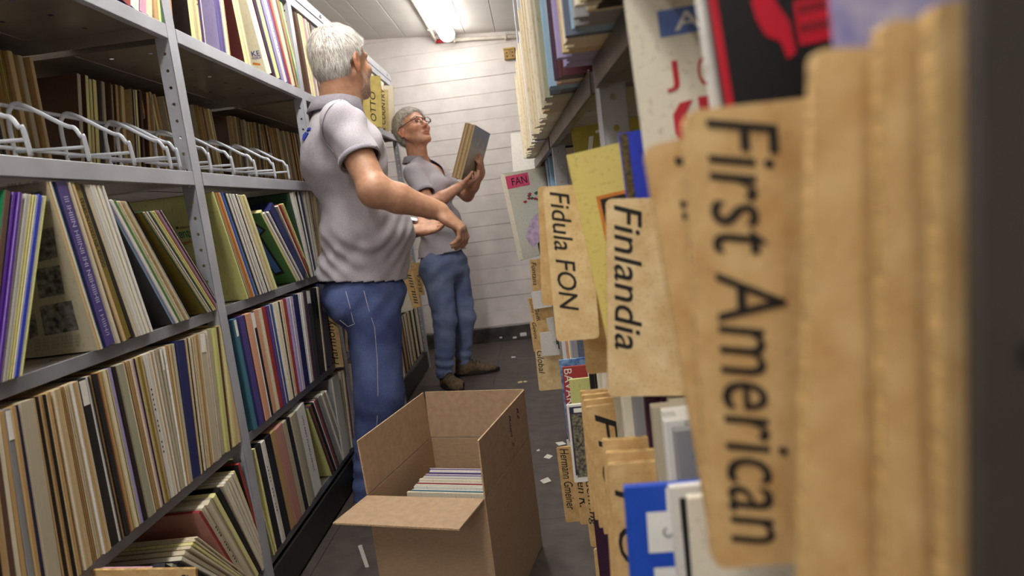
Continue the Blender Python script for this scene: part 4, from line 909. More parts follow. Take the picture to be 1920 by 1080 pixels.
# ================================================================== PEOPLE: smooth signed-distance bodies meshed by surface nets
class Field:
    def __init__(s, lo, hi, h):
        s.lo = np.array(lo, float); s.h = h; s.n = [int((hi[i]-lo[i])/h)+2 for i in range(3)]
        s.F = np.full(s.n, .5, np.float32)
    def _sub(s, lo, hi):
        a = [max(0, int((lo[i]-s.lo[i])/s.h)) for i in range(3)]; b = [min(s.n[i], int((hi[i]-s.lo[i])/s.h)+2) for i in range(3)]
        if any(b[i] <= a[i] for i in range(3)): return None
        g = [(s.lo[i]+s.h*np.arange(a[i], b[i])).astype(np.float32) for i in range(3)]
        return tuple(slice(a[i], b[i]) for i in range(3)), g[0][:, None, None], g[1][None, :, None], g[2][None, None, :]
    def _mix(s, sl, d, k, op):
        F = s.F[sl]
        if op == 'add':
            h = np.clip(.5+.5*(F-d)/k, 0, 1); s.F[sl] = F*(1-h)+d*h-k*h*(1-h)
        elif op == 'sub':
            d = -d; h = np.clip(.5-.5*(F-d)/k, 0, 1); s.F[sl] = F*(1-h)+d*h+k*h*(1-h)
        else:
            h = np.clip(.5-.5*(F-d)/k, 0, 1); s.F[sl] = F*(1-h)+d*h+k*h*(1-h)
    def cap(s, a, b, ra, rb, k=.02, op='add', flat=None):
        a = np.array(a, float); b = np.array(b, float); m = max(ra, rb)+k+.03
        q = s._sub(np.minimum(a, b)-m, np.maximum(a, b)+m)
        if q is None: return
        sl, X, Y, Z = q; ab = b-a; L2 = max(ab@ab, 1e-9)
        t = np.clip(((X-a[0])*ab[0]+(Y-a[1])*ab[1]+(Z-a[2])*ab[2])/L2, 0, 1)
        dx, dy, dz = X-a[0]-t*ab[0], Y-a[1]-t*ab[1], Z-a[2]-t*ab[2]
        if flat is not None:
            fn, fr_ = flat; fn = np.array(fn, float); dn = dx*fn[0]+dy*fn[1]+dz*fn[2]; e = (1/fr_)
            dx, dy, dz = dx+dn*(e-1)*fn[0], dy+dn*(e-1)*fn[1], dz+dn*(e-1)*fn[2]
        s._mix(sl, np.sqrt(dx*dx+dy*dy+dz*dz)-(ra+(rb-ra)*t), k, op)
    def ell(s, c, R, rad, k=.02, op='add'):
        """R: three axis vectors, rad: three radii"""
        c = np.array(c, float); R = [np.array(v, float) for v in R]; m = max(rad)+k+.03
        q = s._sub(c-m, c+m)
        if q is None: return
        sl, X, Y, Z = q; X = X-c[0]; Y = Y-c[1]; Z = Z-c[2]
        u = [(X*v[0]+Y*v[1]+Z*v[2]) for v in R]
        k0 = np.sqrt(sum((u[i]/rad[i])**2 for i in range(3))); k1 = np.sqrt(sum((u[i]/rad[i]**2)**2 for i in range(3)))+1e-9
        s._mix(sl, k0*(k0-1)/k1, k, op)
    def mesh(s):
        F = s.F; S = F < 0
        c = np.zeros([i-1 for i in s.n], np.int8); nx, ny, nz = c.shape
        for i in (0, 1):
            for j in (0, 1):
                for k in (0, 1): c += S[i:i+nx, j:j+ny, k:k+nz]
        act = np.argwhere((c > 0) & (c < 8)); ids = np.full(c.shape, -1, np.int32); ids[act[:, 0], act[:, 1], act[:, 2]] = np.arange(len(act))
        cr = [(i, j, k) for i in (0, 1) for j in (0, 1) for k in (0, 1)]
        val = {q: F[act[:, 0]+q[0], act[:, 1]+q[1], act[:, 2]+q[2]] for q in cr}
        P = np.zeros((len(act), 3)); W = np.zeros(len(act))
        for q in cr:
            for ax in range(3):
                if q[ax]: continue
                r = list(q); r[ax] = 1; r = tuple(r); a, b = val[q], val[r]; m = (a < 0) != (b < 0); t = np.where(m, a/np.where(m, a-b, 1), 0)
                for d in range(3): P[:, d] += np.where(m, q[d]+(t if d == ax else 0), 0)
                W += m
        V = s.lo+(act+P/W[:, None])*s.h; Q = []
        for ax in range(3):
            a1, a2 = [(1, 2), (2, 0), (0, 1)][ax]
            sl0 = [slice(None)]*3; sl1 = [slice(None)]*3; sl0[ax] = slice(0, -1); sl1[ax] = slice(1, None)
            A_, B_ = S[tuple(sl0)], S[tuple(sl1)]; E = np.argwhere(A_ != B_)
            E = E[(E[:, a1] > 0) & (E[:, a2] > 0) & (E[:, a1] < c.shape[a1]) & (E[:, a2] < c.shape[a2])]
            def idd(d1, d2):
                q = E.copy(); q[:, a1] -= d1; q[:, a2] -= d2; return ids[q[:, 0], q[:, 1], q[:, 2]]
            q = np.stack([idd(1, 1), idd(0, 1), idd(0, 0), idd(1, 0)], 1)
            ins = A_[E[:, 0], E[:, 1], E[:, 2]]; q[~ins] = q[~ins][:, ::-1]; Q.append(q)
        Q = np.concatenate(Q); Q = Q[(Q >= 0).all(1)]; return V, Q
def np_mesh(name, V, Q, mats, smooth=True, col=None):
    used = np.zeros(len(V), bool); used[Q.ravel()] = True; mp = np.cumsum(used)-1; V = V[used]; Q = mp[Q]
    me = bpy.data.meshes.new(name); me.vertices.add(len(V)); me.vertices.foreach_set('co', V.astype(np.float32).ravel())
    n = Q.shape[1]; me.loops.add(Q.size); me.loops.foreach_set('vertex_index', Q.astype(np.int32).ravel())
    me.polygons.add(len(Q)); me.polygons.foreach_set('loop_start', np.arange(0, Q.size, n, dtype=np.int32)); me.polygons.foreach_set('loop_total', np.full(len(Q), n, np.int32))
    me.update(calc_edges=True); me.validate()
    if smooth: me.polygons.foreach_set('use_smooth', np.ones(len(Q), bool))
    for m in mats: me.materials.append(m)
    if col is not None:
        at = me.color_attributes.new('tint', 'FLOAT_COLOR', 'POINT'); at.data.foreach_set('color', col[used].astype(np.float32).ravel())
    return me
def keepq(V, Q, mask): return Q[mask[Q].all(1)]
def unit(v): v = np.array(v, float); return v/np.linalg.norm(v)
def vnormals(V, Q):
    n = np.cross(V[Q[:, 2]]-V[Q[:, 0]], V[Q[:, 3]]-V[Q[:, 1]]); N_ = np.zeros_like(V)
    for i in range(4): np.add.at(N_, Q[:, i], n)
    return N_/(np.linalg.norm(N_, axis=1)[:, None]+1e-12)
# materials of the people
def skin(name, hx):
    m, nt, b = newmat(name); at = N(nt, 'ShaderNodeAttribute'); at.attribute_name = 'tint'
    mx = N(nt, 'ShaderNodeMix', data_type='RGBA', blend_type='MULTIPLY'); mx.inputs[0].default_value = 1; mx.inputs[6].default_value = hexl(hx)
    no = N(nt, 'ShaderNodeTexNoise'); no.inputs['Scale'].default_value = 55; no.inputs['Detail'].default_value = 6
    tc = N(nt, 'ShaderNodeTexCoord'); nt.links.new(tc.outputs['Object'], no.inputs['Vector'])
    rp = N(nt, 'ShaderNodeValToRGB'); e = rp.color_ramp.elements; e[0].position = .3; e[0].color = (.82, .70, .66, 1); e[1].position = .65; e[1].color = (1.05, 1.02, 1, 1)
    m2 = N(nt, 'ShaderNodeMix', data_type='RGBA', blend_type='MULTIPLY'); m2.inputs[0].default_value = .8
    nt.links.new(no.outputs[0], rp.inputs[0]); nt.links.new(at.outputs['Color'], mx.inputs[7]); nt.links.new(mx.outputs[2], m2.inputs[6]); nt.links.new(rp.outputs[0], m2.inputs[7])
    nt.links.new(m2.outputs[2], b.inputs['Base Color']); b.inputs['Roughness'].default_value = .48
    b.inputs['Subsurface Weight'].default_value = .12; b.inputs['Subsurface Radius'].default_value = (.01, .004, .002); b.inputs['Subsurface Scale'].default_value = .5
    bp = N(nt, 'ShaderNodeBump'); bp.inputs['Strength'].default_value = .12; bp.inputs['Distance'].default_value = .002
    n3 = N(nt, 'ShaderNodeTexNoise'); n3.inputs['Scale'].default_value = 260; nt.links.new(tc.outputs['Object'], n3.inputs['Vector']); nt.links.new(n3.outputs[0], bp.inputs['Height']); nt.links.new(bp.outputs[0], b.inputs['Normal'])
    return m
M_SKM = skin('skin_tanned', 'C09478'); M_SKW = skin('skin_fair', 'CE9C82')
def cloth(name, hx, hx2, sc, bump=.25, st=(1, 1, 1), rough=.85):
    m = mat(name, hx, rough, .1, sc, bump, hx2=hx2, stretch=st, spec=.2)
    m.node_tree.nodes['Principled BSDF'].inputs['Sheen Weight'].default_value = .15; return m
M_POLO = cloth('heather_polo', 'BFB9C0', 'A49EA8', 300, .3, (1, 1, 2.2))
M_POLOD = cloth('polo_rib', 'A19CA6', '8A8590', 380, .3)
def denim(name, a, b_):
    m, nt, b = newmat(name); tc = N(nt, 'ShaderNodeTexCoord')
    n1 = N(nt, 'ShaderNodeTexNoise'); n1.inputs['Scale'].default_value = 7; n1.inputs['Detail'].default_value = 6
    n2 = N(nt, 'ShaderNodeTexNoise'); n2.inputs['Scale'].default_value = 420
    nt.links.new(tc.outputs['Object'], n1.inputs['Vector']); nt.links.new(tc.outputs['Object'], n2.inputs['Vector'])
    r = N(nt, 'ShaderNodeValToRGB'); e = r.color_ramp.elements; e[0].position = .32; e[0].color = hexl(a); e[1].position = .68; e[1].color = hexl(b_)
    nt.links.new(n1.outputs[0], r.inputs[0]); r2 = N(nt, 'ShaderNodeValToRGB'); e = r2.color_ramp.elements; e[0].position = .3; e[0].color = (.6, .6, .62, 1); e[1].position = .6; e[1].color = (1.15, 1.15, 1.12, 1)
    nt.links.new(n2.outputs[0], r2.inputs[0]); mx = N(nt, 'ShaderNodeMix', data_type='RGBA', blend_type='MULTIPLY'); mx.inputs[0].default_value = .8
    nt.links.new(r.outputs[0], mx.inputs[6]); nt.links.new(r2.outputs[0], mx.inputs[7]); nt.links.new(mx.outputs[2], b.inputs['Base Color']); b.inputs['Roughness'].default_value = .85; b.inputs['Specular IOR Level'].default_value = .2
    bp = N(nt, 'ShaderNodeBump'); bp.inputs['Strength'].default_value = .3; bp.inputs['Distance'].default_value = .001; nt.links.new(n2.outputs[0], bp.inputs['Height']); nt.links.new(bp.outputs[0], b.inputs['Normal'])
    return m
M_JM = denim('denim_dark', '424E7C', '6473A4'); M_JW = denim('denim_mid', '606F98', '8593B8')
M_STITCH = mat('stitch', 'B9B6C0', .8, .1)
M_HAIRM = mat('grey_hair', 'BDB6AF', .5, .1, 60, .15, hx2='A29A92', stretch=(1, 1, .4)); M_HAIRW = mat('short_hair', 'A0958A', .5, .1, 260, .15, hx2='746A60', stretch=(1, 1, .5))
M_HSL = mat('light_hair_strand', 'EAE5DF', .45, .03); M_HSD = mat('dark_hair_strand', '8C857E', .5, .05)
M_BEARD = mat('grey_beard', 'E0D8D0', .6, .2, 200, .1, hx2='C0B4AA')
M_EYE = mat('eye_white', 'E8E2DA', .2, .02); M_IRIS = mat('iris', '3A2C22', .2, .1)
M_SHOE = mat('brown_suede', '6A5640', .85, .2, 60, .3); M_SOLE = mat('dark_sole', '211D1A', .8, .1); M_LACE = mat('lace', '4A3C2C', .8, .2)
M_GLASSF = mat('spectacle_frame', '3A1C18', .3, .1)
m, nt, b = newmat('spectacle_lens'); b.inputs['Transmission Weight'].default_value = 1; b.inputs['Roughness'].default_value = .02; b.inputs['IOR'].default_value = 1.05; b.inputs['Base Color'].default_value = (1, 1, 1, 1); M_LENS = m

def head(F, O, f, r, u, s=1., k=.012):
    """O between the eyes' level and head centre; f forward, r his right, u up"""
    P = lambda a, b_, c: O+(f*a+r*b_+u*c)*s
    ax = (f, r, u)
    F.ell(P(-.012, 0, .028), ax, (.098*s, .077*s, .090*s), k)
    F.ell(P(.036, 0, -.035), ax, (.056*s, .060*s, .078*s), .02)
    F.ell(P(.03, 0, -.075), ax, (.054*s, .050*s, .036*s), .02)
    F.ell(P(.078, 0, -.103), ax, (.017*s, .020*s, .016*s), .018)
    for q in (-1, 1):
        F.cap(P(-.002, q*.056, -.045), P(.066, q*.020, -.100), .016*s, .014*s, .02)
        F.ell(P(.062, q*.042, -.030), ax, (.022*s, .020*s, .020*s), .016)
        F.ell(P(.094, q*.031, .000), ax, (.012*s, .018*s, .011*s), .014, 'sub')
        F.ell(P(.072, q*.031, -.001), ax, (.0135*s, .015*s, .0125*s), .004)
        F.cap(P(.086, q*.012, .020), P(.074, q*.046, .020), .008*s, .006*s, .012)
        F.ell(P(.092, q*.011, -.040), ax, (.011*s, .008*s, .008*s), .006)
        # ear
        ea = (unit(f*.96-u*.2), unit(r*q*1.0-f*.35), unit(u+f*.12))
        F.ell(P(-.008, q*.079, -.012), (unit(f-r*q*.35), unit(r*q+f*.35), u), (.019*s, .0075*s, .033*s), .004)
        F.cap(P(-.016, q*.083, .012), P(-.022, q*.085, -.006), .0055*s, .0055*s, .004); F.cap(P(-.016, q*.083, .012), P(.0, q*.080, .017), .0055*s, .005*s, .004)
        F.cap(P(-.022, q*.085, -.006), P(-.010, q*.079, -.038), .0055*s, .007*s, .004)
        F.ell(P(-.006, q*.090, -.010), (f, r, u), (.009*s, .007*s, .017*s), .004, 'sub')
    F.cap(P(.086, 0, .008), P(.108, 0, -.034), .0085*s, .0115*s, .010)
    F.cap(P(.086, -.020, -.068), P(.086, .020, -.068), .0055*s, .0055*s, .006); F.ell(P(.091, 0, -.066), ax, (.009*s, .019*s, .0058*s), .005)
    F.ell(P(.089, 0, -.078), ax, (.009*s, .018*s, .0068*s), .005)
    F.ell(P(.102, 0, -.0715), ax, (.010*s, .021*s, .0016*s), .003, 'sub')
def head_tint(V, O, f, r, u, s=1., beard=False):
    L = (V-O)/s; a = L@f; b_ = L@r; c = L@u; C_ = np.ones((len(V), 4))
    lip = np.exp(-((b_/.022)**4+((c+.072)/.010)**4))*(a > .07)
    nose = np.exp(-(((b_)/.018)**2+((c+.034)/.016)**2))*(a > .09)
    ear = (np.abs(b_) > .076)*(a < .02)*(np.abs(c+.01) < .05)
    chk = np.exp(-(((np.abs(b_)-.042)/.02)**2+((c+.035)/.02)**2))*(a > .03)
    for w_, g in ((lip, (.82, .52, .52)), (nose*.7, (1, .8, .76)), (ear*.8, (1, .78, .7)), (chk*.6, (1, .82, .78))):
        for i in range(3): C_[:, i] *= 1-w_*(1-g[i])
    return C_
def hand(F, W, d, n, th, curls, s=1., spread=.07, thumb=(.5, .6), k=.006):
    """W wrist; d direction to the fingers, n palm normal (out of the palm), th direction of the thumb side"""
    d, n = unit(d), unit(n); th = unit(np.array(th)-d*np.dot(th, d)); n = unit(n-d*np.dot(n, d)-th*np.dot(n, th)*0)
    P = lambda a, b_, c: W+(d*a+th*b_+n*c)*s
    F.ell(P(.05, .0, 0), (d, th, n), (.052*s, .041*s, .016*s), .012)
    F.cap(P(-.02, 0, 0), P(.03, 0, 0), .026*s, .027*s, .02, flat=(n, .72))
    for q in (-.026, -.009, .009, .026): F.cap(P(.02, q*.6, -.002), P(.088, q, -.001), .0115*s, .0100*s, .008)
    F.ell(P(.032, .026, .010), (d, th, n), (.030*s, .015*s, .014*s), .008)
    F.ell(P(.035, -.024, .008), (d, th, n), (.032*s, .014*s, .012*s), .008)
    ln = [.060, .074, .080, .072]; ra = [.0078, .0088, .0092, .0090]   # little, ring, middle, index
    for i in range(4):
        y = (-.029, -.010, .010, .029)[i]; an = spread*(i-1.5); c1, c2, c3 = curls[i]
        p = P(.088, y, -.001); dirn = d*math.cos(an)+th*math.sin(an); tot = 0.; L = ln[i]*s
        for seg, (fr_, cc) in enumerate(((.45, c1), (.30, c2), (.25, c3))):
            tot += cc; q = p+(dirn*math.cos(tot)+n*math.sin(tot))*L*fr_
            r0 = ra[i]*s*(1-.09*seg); F.cap(p, q, r0, r0*.93, .0035); p = q
    tb = P(.012, .030, .006); a1, a2 = thumb
    t1 = unit(d*math.cos(a1)+th*math.sin(a1)+n*.35); t2 = unit(d*math.cos(a2)+th*math.sin(a2)*.8+n*.5)
    m1 = tb+t1*.036*s; m2 = m1+t1*.030*s; m3 = m2+t2*.026*s
    F.cap(tb, m1, .0135*s, .0125*s, .010); F.cap(m1, m2, .0115*s, .0105*s, .005); F.cap(m2, m3, .0105*s, .0088*s, .004)
def W3(px, py, Y): return np.array(onY(px, py, Y))
def strands(name, V, Q, n, L, comb, width, m, parent, lift=.15, sel=None, seed=1):
    """fine hair blades lying on a surface"""
    rs = np.random.RandomState(seed); Nn = vnormals(V, Q); cen = V[Q].mean(1); qn = Nn[Q].mean(1)
    idx = np.arange(len(Q)) if sel is None else np.where(sel(cen))[0]
    i = rs.choice(idx, n); p = cen[i]+rs.uniform(-.002, .002, (n, 3)); nn = qn[i]; c = comb(p)+rs.normal(0, .18, (n, 3)); c -= nn*(c*nn).sum(1)[:, None]; c /= np.linalg.norm(c, axis=1)[:, None]+1e-9
    sd = np.cross(nn, c); LL = L*rs.uniform(.6, 1.2, n)[:, None]; w_ = width
    a = p-nn*.001; m1 = p+c*LL*.5+nn*LL*lift*.6; tip = p+c*LL+nn*LL*lift*.35
    Vv = np.stack([a-sd*w_, a+sd*w_, m1+sd*w_*.8, m1-sd*w_*.8, tip+sd*w_*.15, tip-sd*w_*.15], 1).reshape(-1, 3); o = np.arange(n)[:, None]*6
    Qq = np.concatenate([o+np.array([[0, 1, 2, 3]]), o+np.array([[3, 2, 4, 5]])]); me = np_mesh(name, Vv, Qq, [m], smooth=True); return child(name, me, parent)
def noise3(P, sc, seed):
    rs = np.random.RandomState(seed); out = np.zeros(len(P))
    for i in range(7):
        kx = rs.normal(0, 1, 3)*sc; out += np.sin(P@kx+rs.uniform(0, 6.28))*rs.uniform(.4, 1)
    return out/3
def collar(root, C, up, f, r, rad, m, h=.036, open_=.45, wid=1.0):
    """folded polo collar round the neck: band and turned-down leaf, open in front"""
    vs = []; n = 40; C, up, f, r = [np.array(v, float) for v in (C, up, f, r)]
    prof = [(-.004, -.006), (-.003, h*.9), (.001, h), (.006, h*.93), (.017, h*.3), (.024, -.006), (.021, -.009), (.012, h*.3), (.001, h*.8)]
    for i in range(n+1):
        a = open_+(2*math.pi-2*open_)*i/n; ends = 1-min(1, min(i, n-i)/6.)
        dr = f*math.cos(a)*1.08+r*math.sin(a)
        for q, z in prof:
            z2 = z-(.016*ends if z < h*.35 else 0)-.012*max(0, math.cos(a)); vs.append(C+dr*(rad+q*wid)+up*z2)
    k = len(prof); fs = [(i*k+j, i*k+(j+1) % k, (i+1)*k+(j+1) % k, (i+1)*k+j) for i in range(n) for j in range(k)]
    fs += [tuple(range(k-1, -1, -1)), tuple(n*k+j for j in range(k))]
    me = mesh('collar', vs, fs, [m], smooth=True); return child('collar', me, root)
def garment(name, F, mats, keep, wr, root, thick=.003):
    V, Q = F.mesh(); Nn = vnormals(V, Q)
    if wr is not None: V = V+Nn*wr(V)[:, None]
    Q = keepq(V, Q, keep(V)); me = np_mesh(name, V, Q, mats); o = child(name, me, root)
    md = o.modifiers.new('hem', 'SOLIDIFY'); md.thickness = thick; md.offset = -1; return o, V, Q
def hair_cap(name, O, f, r, u, s, infl, keepf, m, root, n, L, comb, width, seed, h=.0035, m2=None):
    lo = O-.16; hi = O+.16; F = Field(lo, hi, h); P = lambda a, b_, c: O+(f*a+r*b_+u*c)*s
    F.ell(P(-.012, 0, .028), (f, r, u), ((.098+infl)*s, (.077+infl)*s, (.090+infl)*s), .01)
    F.ell(P(-.05, 0, -.02), (f, r, u), (.055*s, .060*s, .05*s), .03)
    # trim to the hairline
    X, Y, Z = [F.lo[i]+F.h*np.arange(F.n[i]) for i in range(3)]
    G = np.stack(np.meshgrid(X, Y, Z, indexing='ij'), -1)-O; a = (G@f)/s; b_ = (G@r)/s; c = (G@u)/s
    g = keepf(a, b_, c)*s; k = .008; hh = np.clip(.5-.5*(F.F-g)/k, 0, 1); F.F = (F.F*(1-hh)+g*hh+k*hh*(1-hh)).astype(np.float32)
    V, Q = F.mesh(); V = V+vnormals(V, Q)*(noise3(V, 90, seed)*.0012)[:, None]
    o = child(name, np_mesh(name, V, Q, [m]), root); strands('strands', V, Q, n, L, comb, width, M_HSL if 'M_HSL' in globals() else m, o, seed=seed); strands('strands', V, Q, n//2, L, comb, width, M_HSD, o, seed=seed+1); return o
def shoe(root, heel, toe, m, sz=.27, name='shoe'):
    heel = np.array(heel); toe = np.array(toe); d = toe-heel; d[2] = 0; d = unit(d); s = np.array([d[1], -d[0], 0]); z = np.array([0, 0, 1.]); H = np.array([heel[0], heel[1], 0.])
    P = lambda a, b_, c: H+d*a+s*b_+z*c
    F = Field(np.minimum(P(-.06, -.09, 0), P(sz+.05, .09, .14))-.05*np.array([1, 1, 0])-np.array([0, 0, .02]), np.maximum(P(-.06, .09, 0), P(sz+.05, .09, .15))+.05, .004)
    F.cap(P(.03, 0, .035), P(.04, 0, .095), .036, .042, .02); F.cap(P(.05, 0, .055), P(.19, 0, .035), .040, .036, .03); F.ell(P(sz-.075, 0, .03), (d, s, z), (.07, .047, .033), .02); F.ell(P(.045, 0, .03), (d, s, z), (.05, .038, .04), .02)
    F.cap(P(.03, 0, .13), P(.04, 0, .12), .028, .028, .008, 'sub')
    V, Q = F.mesh(); V[:, 2] = np.maximum(V[:, 2], .016); o = child(name, np_mesh(name, V, Q, [m]), root)
    n = 28; ring = []
    for i in range(n):
        a = 2*math.pi*i/n; x = sz/2-.012+(sz/2+.010)*math.cos(a); wv = .046 if x > sz*.5 else .040; ring.append((x, wv*math.sin(a)*(1-.1*math.cos(a)**2)))
    vs = [P(x, y*1.0, .001) for x, y in ring]+[P(x*1.0, y*1.08, .010) for x, y in ring]+[P(x, y*1.04, .024) for x, y in ring]
    fs = [(k*n+i, k*n+(i+1) % n, (k+1)*n+(i+1) % n, (k+1)*n+i) for k in range(2) for i in range(n)]+[tuple(range(n-1, -1, -1)), tuple(2*n+i for i in range(n))]
    child('sole', mesh('sole', vs, fs, [M_SOLE]), o)
    for i in range(5):
        a = .10+.022*i; zz = .093-.009*i-i*.002
        child('lace', MB().tube([P(a, -.026, zz-.012), P(a+.006, -.01, zz+.002), P(a+.010, .01, zz+.002), P(a+.004, .026, zz-.012)], .0022, 6).me('lace', [M_LACE], True), o)
    child('lace', MB().tube([P(.10, 0, .098), P(.09, .03, .105), P(.12, .045, .085), P(.13, .01, .092)], .002, 6).me('lace', [M_LACE], True), o)
    return o
def cuff(root, c, ax, rad, m, w_=.016, flat=None):
    ax = unit(ax); q = unit(np.cross(ax, [0, 0, 1.])); p = np.cross(ax, q); n = 28; vs = []
    prof = [(0, -w_), (.003, -w_), (.0035, 0), (.001, .001), (-.002, 0), (-.002, -w_)]
    for i in range(n):
        a = 2*math.pi*i/n; d = q*math.cos(a)+p*math.sin(a)
        for r_, h_ in prof: vs.append(c+d*(rad+r_)+ax*h_)
    k = len(prof); fs = [(i*k+j, i*k+(j+1) % k, ((i+1) % n)*k+(j+1) % k, ((i+1) % n)*k+j) for i in range(n) for j in range(k)]
    return child('cuff', mesh('cuff', vs, fs, [m], smooth=True), root)
UP = np.array([0, 0, 1.])
# ------------------------------------------------------------------ the man
def build_man():
    root = empty('person', (-.70, 2.3, 0)); tag(root, 'grey-haired bearded man in grey polo shirt and blue jeans gesturing at the woman', 'person')
    a = math.radians(25); f = np.array([math.cos(a), math.sin(a), 0]); r = np.array([f[1], -f[0], 0])
    ah = math.radians(58); hf = unit([math.cos(ah), math.sin(ah), .06]); hr = unit(np.cross(hf, UP)); hu = np.cross(hr, hf)
    O = W3(641, 118, 2.33); s = 1.05
    pel, bel, che = W3(686, 560, 2.33), W3(688, 438, 2.33), W3(647, 300, 2.33)
    SR, SL = W3(643, 232, 2.155), W3(622, 232, 2.50); ER = W3(703, 358, 2.05); WR = W3(824, 396, 2.12)
    EL = W3(700, 384, 2.62); WL = W3(776, 432, 2.48)
    HR_, KR, AR = W3(700, 595, 2.25), W3(712, 742, 2.22), W3(698, 930, 2.20)
    HL_, KL, AL = W3(694, 595, 2.42), W3(706, 735, 2.44), W3(694, 890, 2.42)
    nb = W3(634, 208, 2.33)
    def torso(F, g):
        F.ell(che, (f, r, UP), (.150+g, .170+g, .175+g), .05); F.ell(bel, (f, r, UP), (.163+g, .172+g, .17+g), .06); F.ell(pel, (f, r, UP), (.148+g, .165+g, .15+g), .06)
        F.cap(SR, SL, .058+g, .058+g, .05); F.cap((SR+SL)/2, nb, .07+g, .055+g, .05)
        F.cap(SR*.6+nb*.4, nb+UP*.012, .04+g, .045+g, .04); F.cap(SL*.6+nb*.4, nb+UP*.012, .04+g, .045+g, .04)
    F = Field((-1.0, 1.95, .02), (-.20, 2.80, 1.80), .0042)
    torso(F, -.014)
    F.cap(SR, ER, .056, .048, .03); F.ell(ER+UP*.0, (f, r, UP), (.049, .047, .048), .02); F.cap(ER, ER*.65+WR*.35, .047, .047, .025); F.cap(ER*.65+WR*.35, WR, .047, .031, .02)
    F.cap(SL, EL, .054, .046, .03); F.cap(EL, WL, .045, .029, .02)
    hd = unit([.70, -.05, -.70]); hn = unit([-.64, .15, -.72])
    hand(F, WR, hd, hn, np.cross(hd, hn), [(.95, .7, .4), (.85, .75, .4), (.75, .7, .4), (.6, .6, .35)], 1.04, .05, (.5, .15))
    ld = unit([.97, -.12, .08]); ln_ = unit([-.05, -.62, .78])
    hand(F, WL, ld, ln_, -np.cross(ld, ln_), [(.35, .3, .2), (.25, .25, .2), (.2, .2, .15), (.12, .15, .1)], 1.0, .05, (.75, .55))
    for h_, k_, an in ((HR_, KR, AR), (HL_, KL, AL)): F.cap(h_, k_, .08, .055, .03); F.cap(k_, an, .055, .04, .03)
    F.cap(O+(hf*-.03+hu*-.05)*s, nb, .062, .066, .03); F.cap(O+(hf*.02+hu*-.08)*s, nb+f*.03, .045, .055, .03)
    head(F, O, hf, hr, hu, s)
    V, Q = F.mesh(); child('body', np_mesh('body', V, Q, [M_SKM], col=head_tint(V, O, hf, hr, hu, s)), root)
    # eyes
    for q in (-1, 1):
        c = O+(hf*.076+hr*q*.031)*s; e = MB(); ico = bmesh.new(); bmesh.ops.create_uvsphere(ico, u_segments=14, v_segments=10, radius=.0115*s); me = bpy.data.meshes.new('eyeball'); ico.to_mesh(me); ico.free(); me.materials.append(M_EYE); me.polygons.foreach_set('use_smooth', [True]*len(me.polygons)); eb = child('eyeball', me, root, Matrix.Translation(c+hf*.0035))
        child('iris', MB().tube([c+hf*.0135, c+hf*.0155], .0055, 12).me('iris', [M_IRIS]), eb)
        child('eyebrow', MB().tube([O+(hf*.094+hr*q*.016+hu*.022)*s, O+(hf*.090+hr*q*.032+hu*.028)*s, O+(hf*.074+hr*q*.050+hu*.022)*s], .004, 8, r2=.002).me('eyebrow', [M_HAIRM], True), root)
    # hair: crown and back down to the nape, short in front
    def kf(a_, b_, c_):
        front = a_-.066-(c_-.05)*.35; side = np.where(a_ > .012, (.030-c_)+(a_-.012)*.9, -1.)
        back = (-.072-c_)+np.clip(a_+.03, -.2, .03)*1.2
        earc = .030-np.sqrt((a_+.006)**2+(c_+.02)**2)-np.where(np.abs(b_) > .05, 0, .2)
        side2 = np.where(np.abs(b_) > .045, (-.03-c_)+np.clip(a_+.03, -.02, .03)*1.6, -1)
        return np.maximum(np.maximum(front, side), np.maximum(np.maximum(back, side2), earc))
    crown = O+(hf*-.055+hu*.10)*s
    def comb(p):
        d = p-crown; return d/(np.linalg.norm(d, axis=1)[:, None]+1e-6)-UP*.5
    hc = hair_cap('hair', O, hf, hr, hu, s, .0065, kf, M_HAIRM, root, 12000, .026, comb, .0004, 3)
    # beard: short strands over jaw and cheeks
    L = (V-O)/s; a_, b_, c_ = L@hf, L@hr, L@hu
    sel = lambda cen: ((lambda l: ((l@hu) < -.035-np.clip(l@hf-.05, 0, .05)*.3) & ((l@hu) > -.128) & ((l@hf) > .018) & (((l@hf) < .088) | ((l@hu) < -.085)) & (np.linalg.norm(l, axis=1) < .15))((cen-O)/s))
    strands('beard', V, Q, 2600, .008, lambda p: np.tile(-hu+hf*.3, (len(p), 1)), .00035, M_BEARD, root, .2, sel, 4)
    # polo shirt
    G = Field((-1.02, 1.93, .74), (-.25, 2.85, 1.62), .0052)
    torso(G, .004)
    sr = unit(ER-SR); sl = unit(EL-SL); LR = np.linalg.norm(ER-SR)
    G.cap(SR, SR+sr*LR*.75, .064, .070, .03); G.cap(SL, SL+sl*LR*.8, .062, .068, .03)
    cR = SR+sr*LR*.56; cL = SL+sl*LR*.66
    G.cap(pel+UP*.0, pel+UP*.08, .155, .16, .05, flat=(r, 1.0))
    ax = unit(O+(hf*-.03+hu*-.05)*s-nb)
    def keep(V):
        hem = V[:, 2] > .832-.02*np.clip((V@f-pel@f)/.15, -1, 1)
        arm = ~((((V-cR)@sr) > 0) & (np.linalg.norm(V-(cR+sr*.06), axis=1) < .125)); arm2 = ~((((V-cL)@sl) > 0) & (np.linalg.norm(V-(cL+sl*.06), axis=1) < .125))
        d = V-nb; t = d@ax; rad = np.linalg.norm(d-t[:, None]*ax, axis=1); nk = ~((rad < .072) & (t > -.04))
        return hem & arm & arm2 & nk
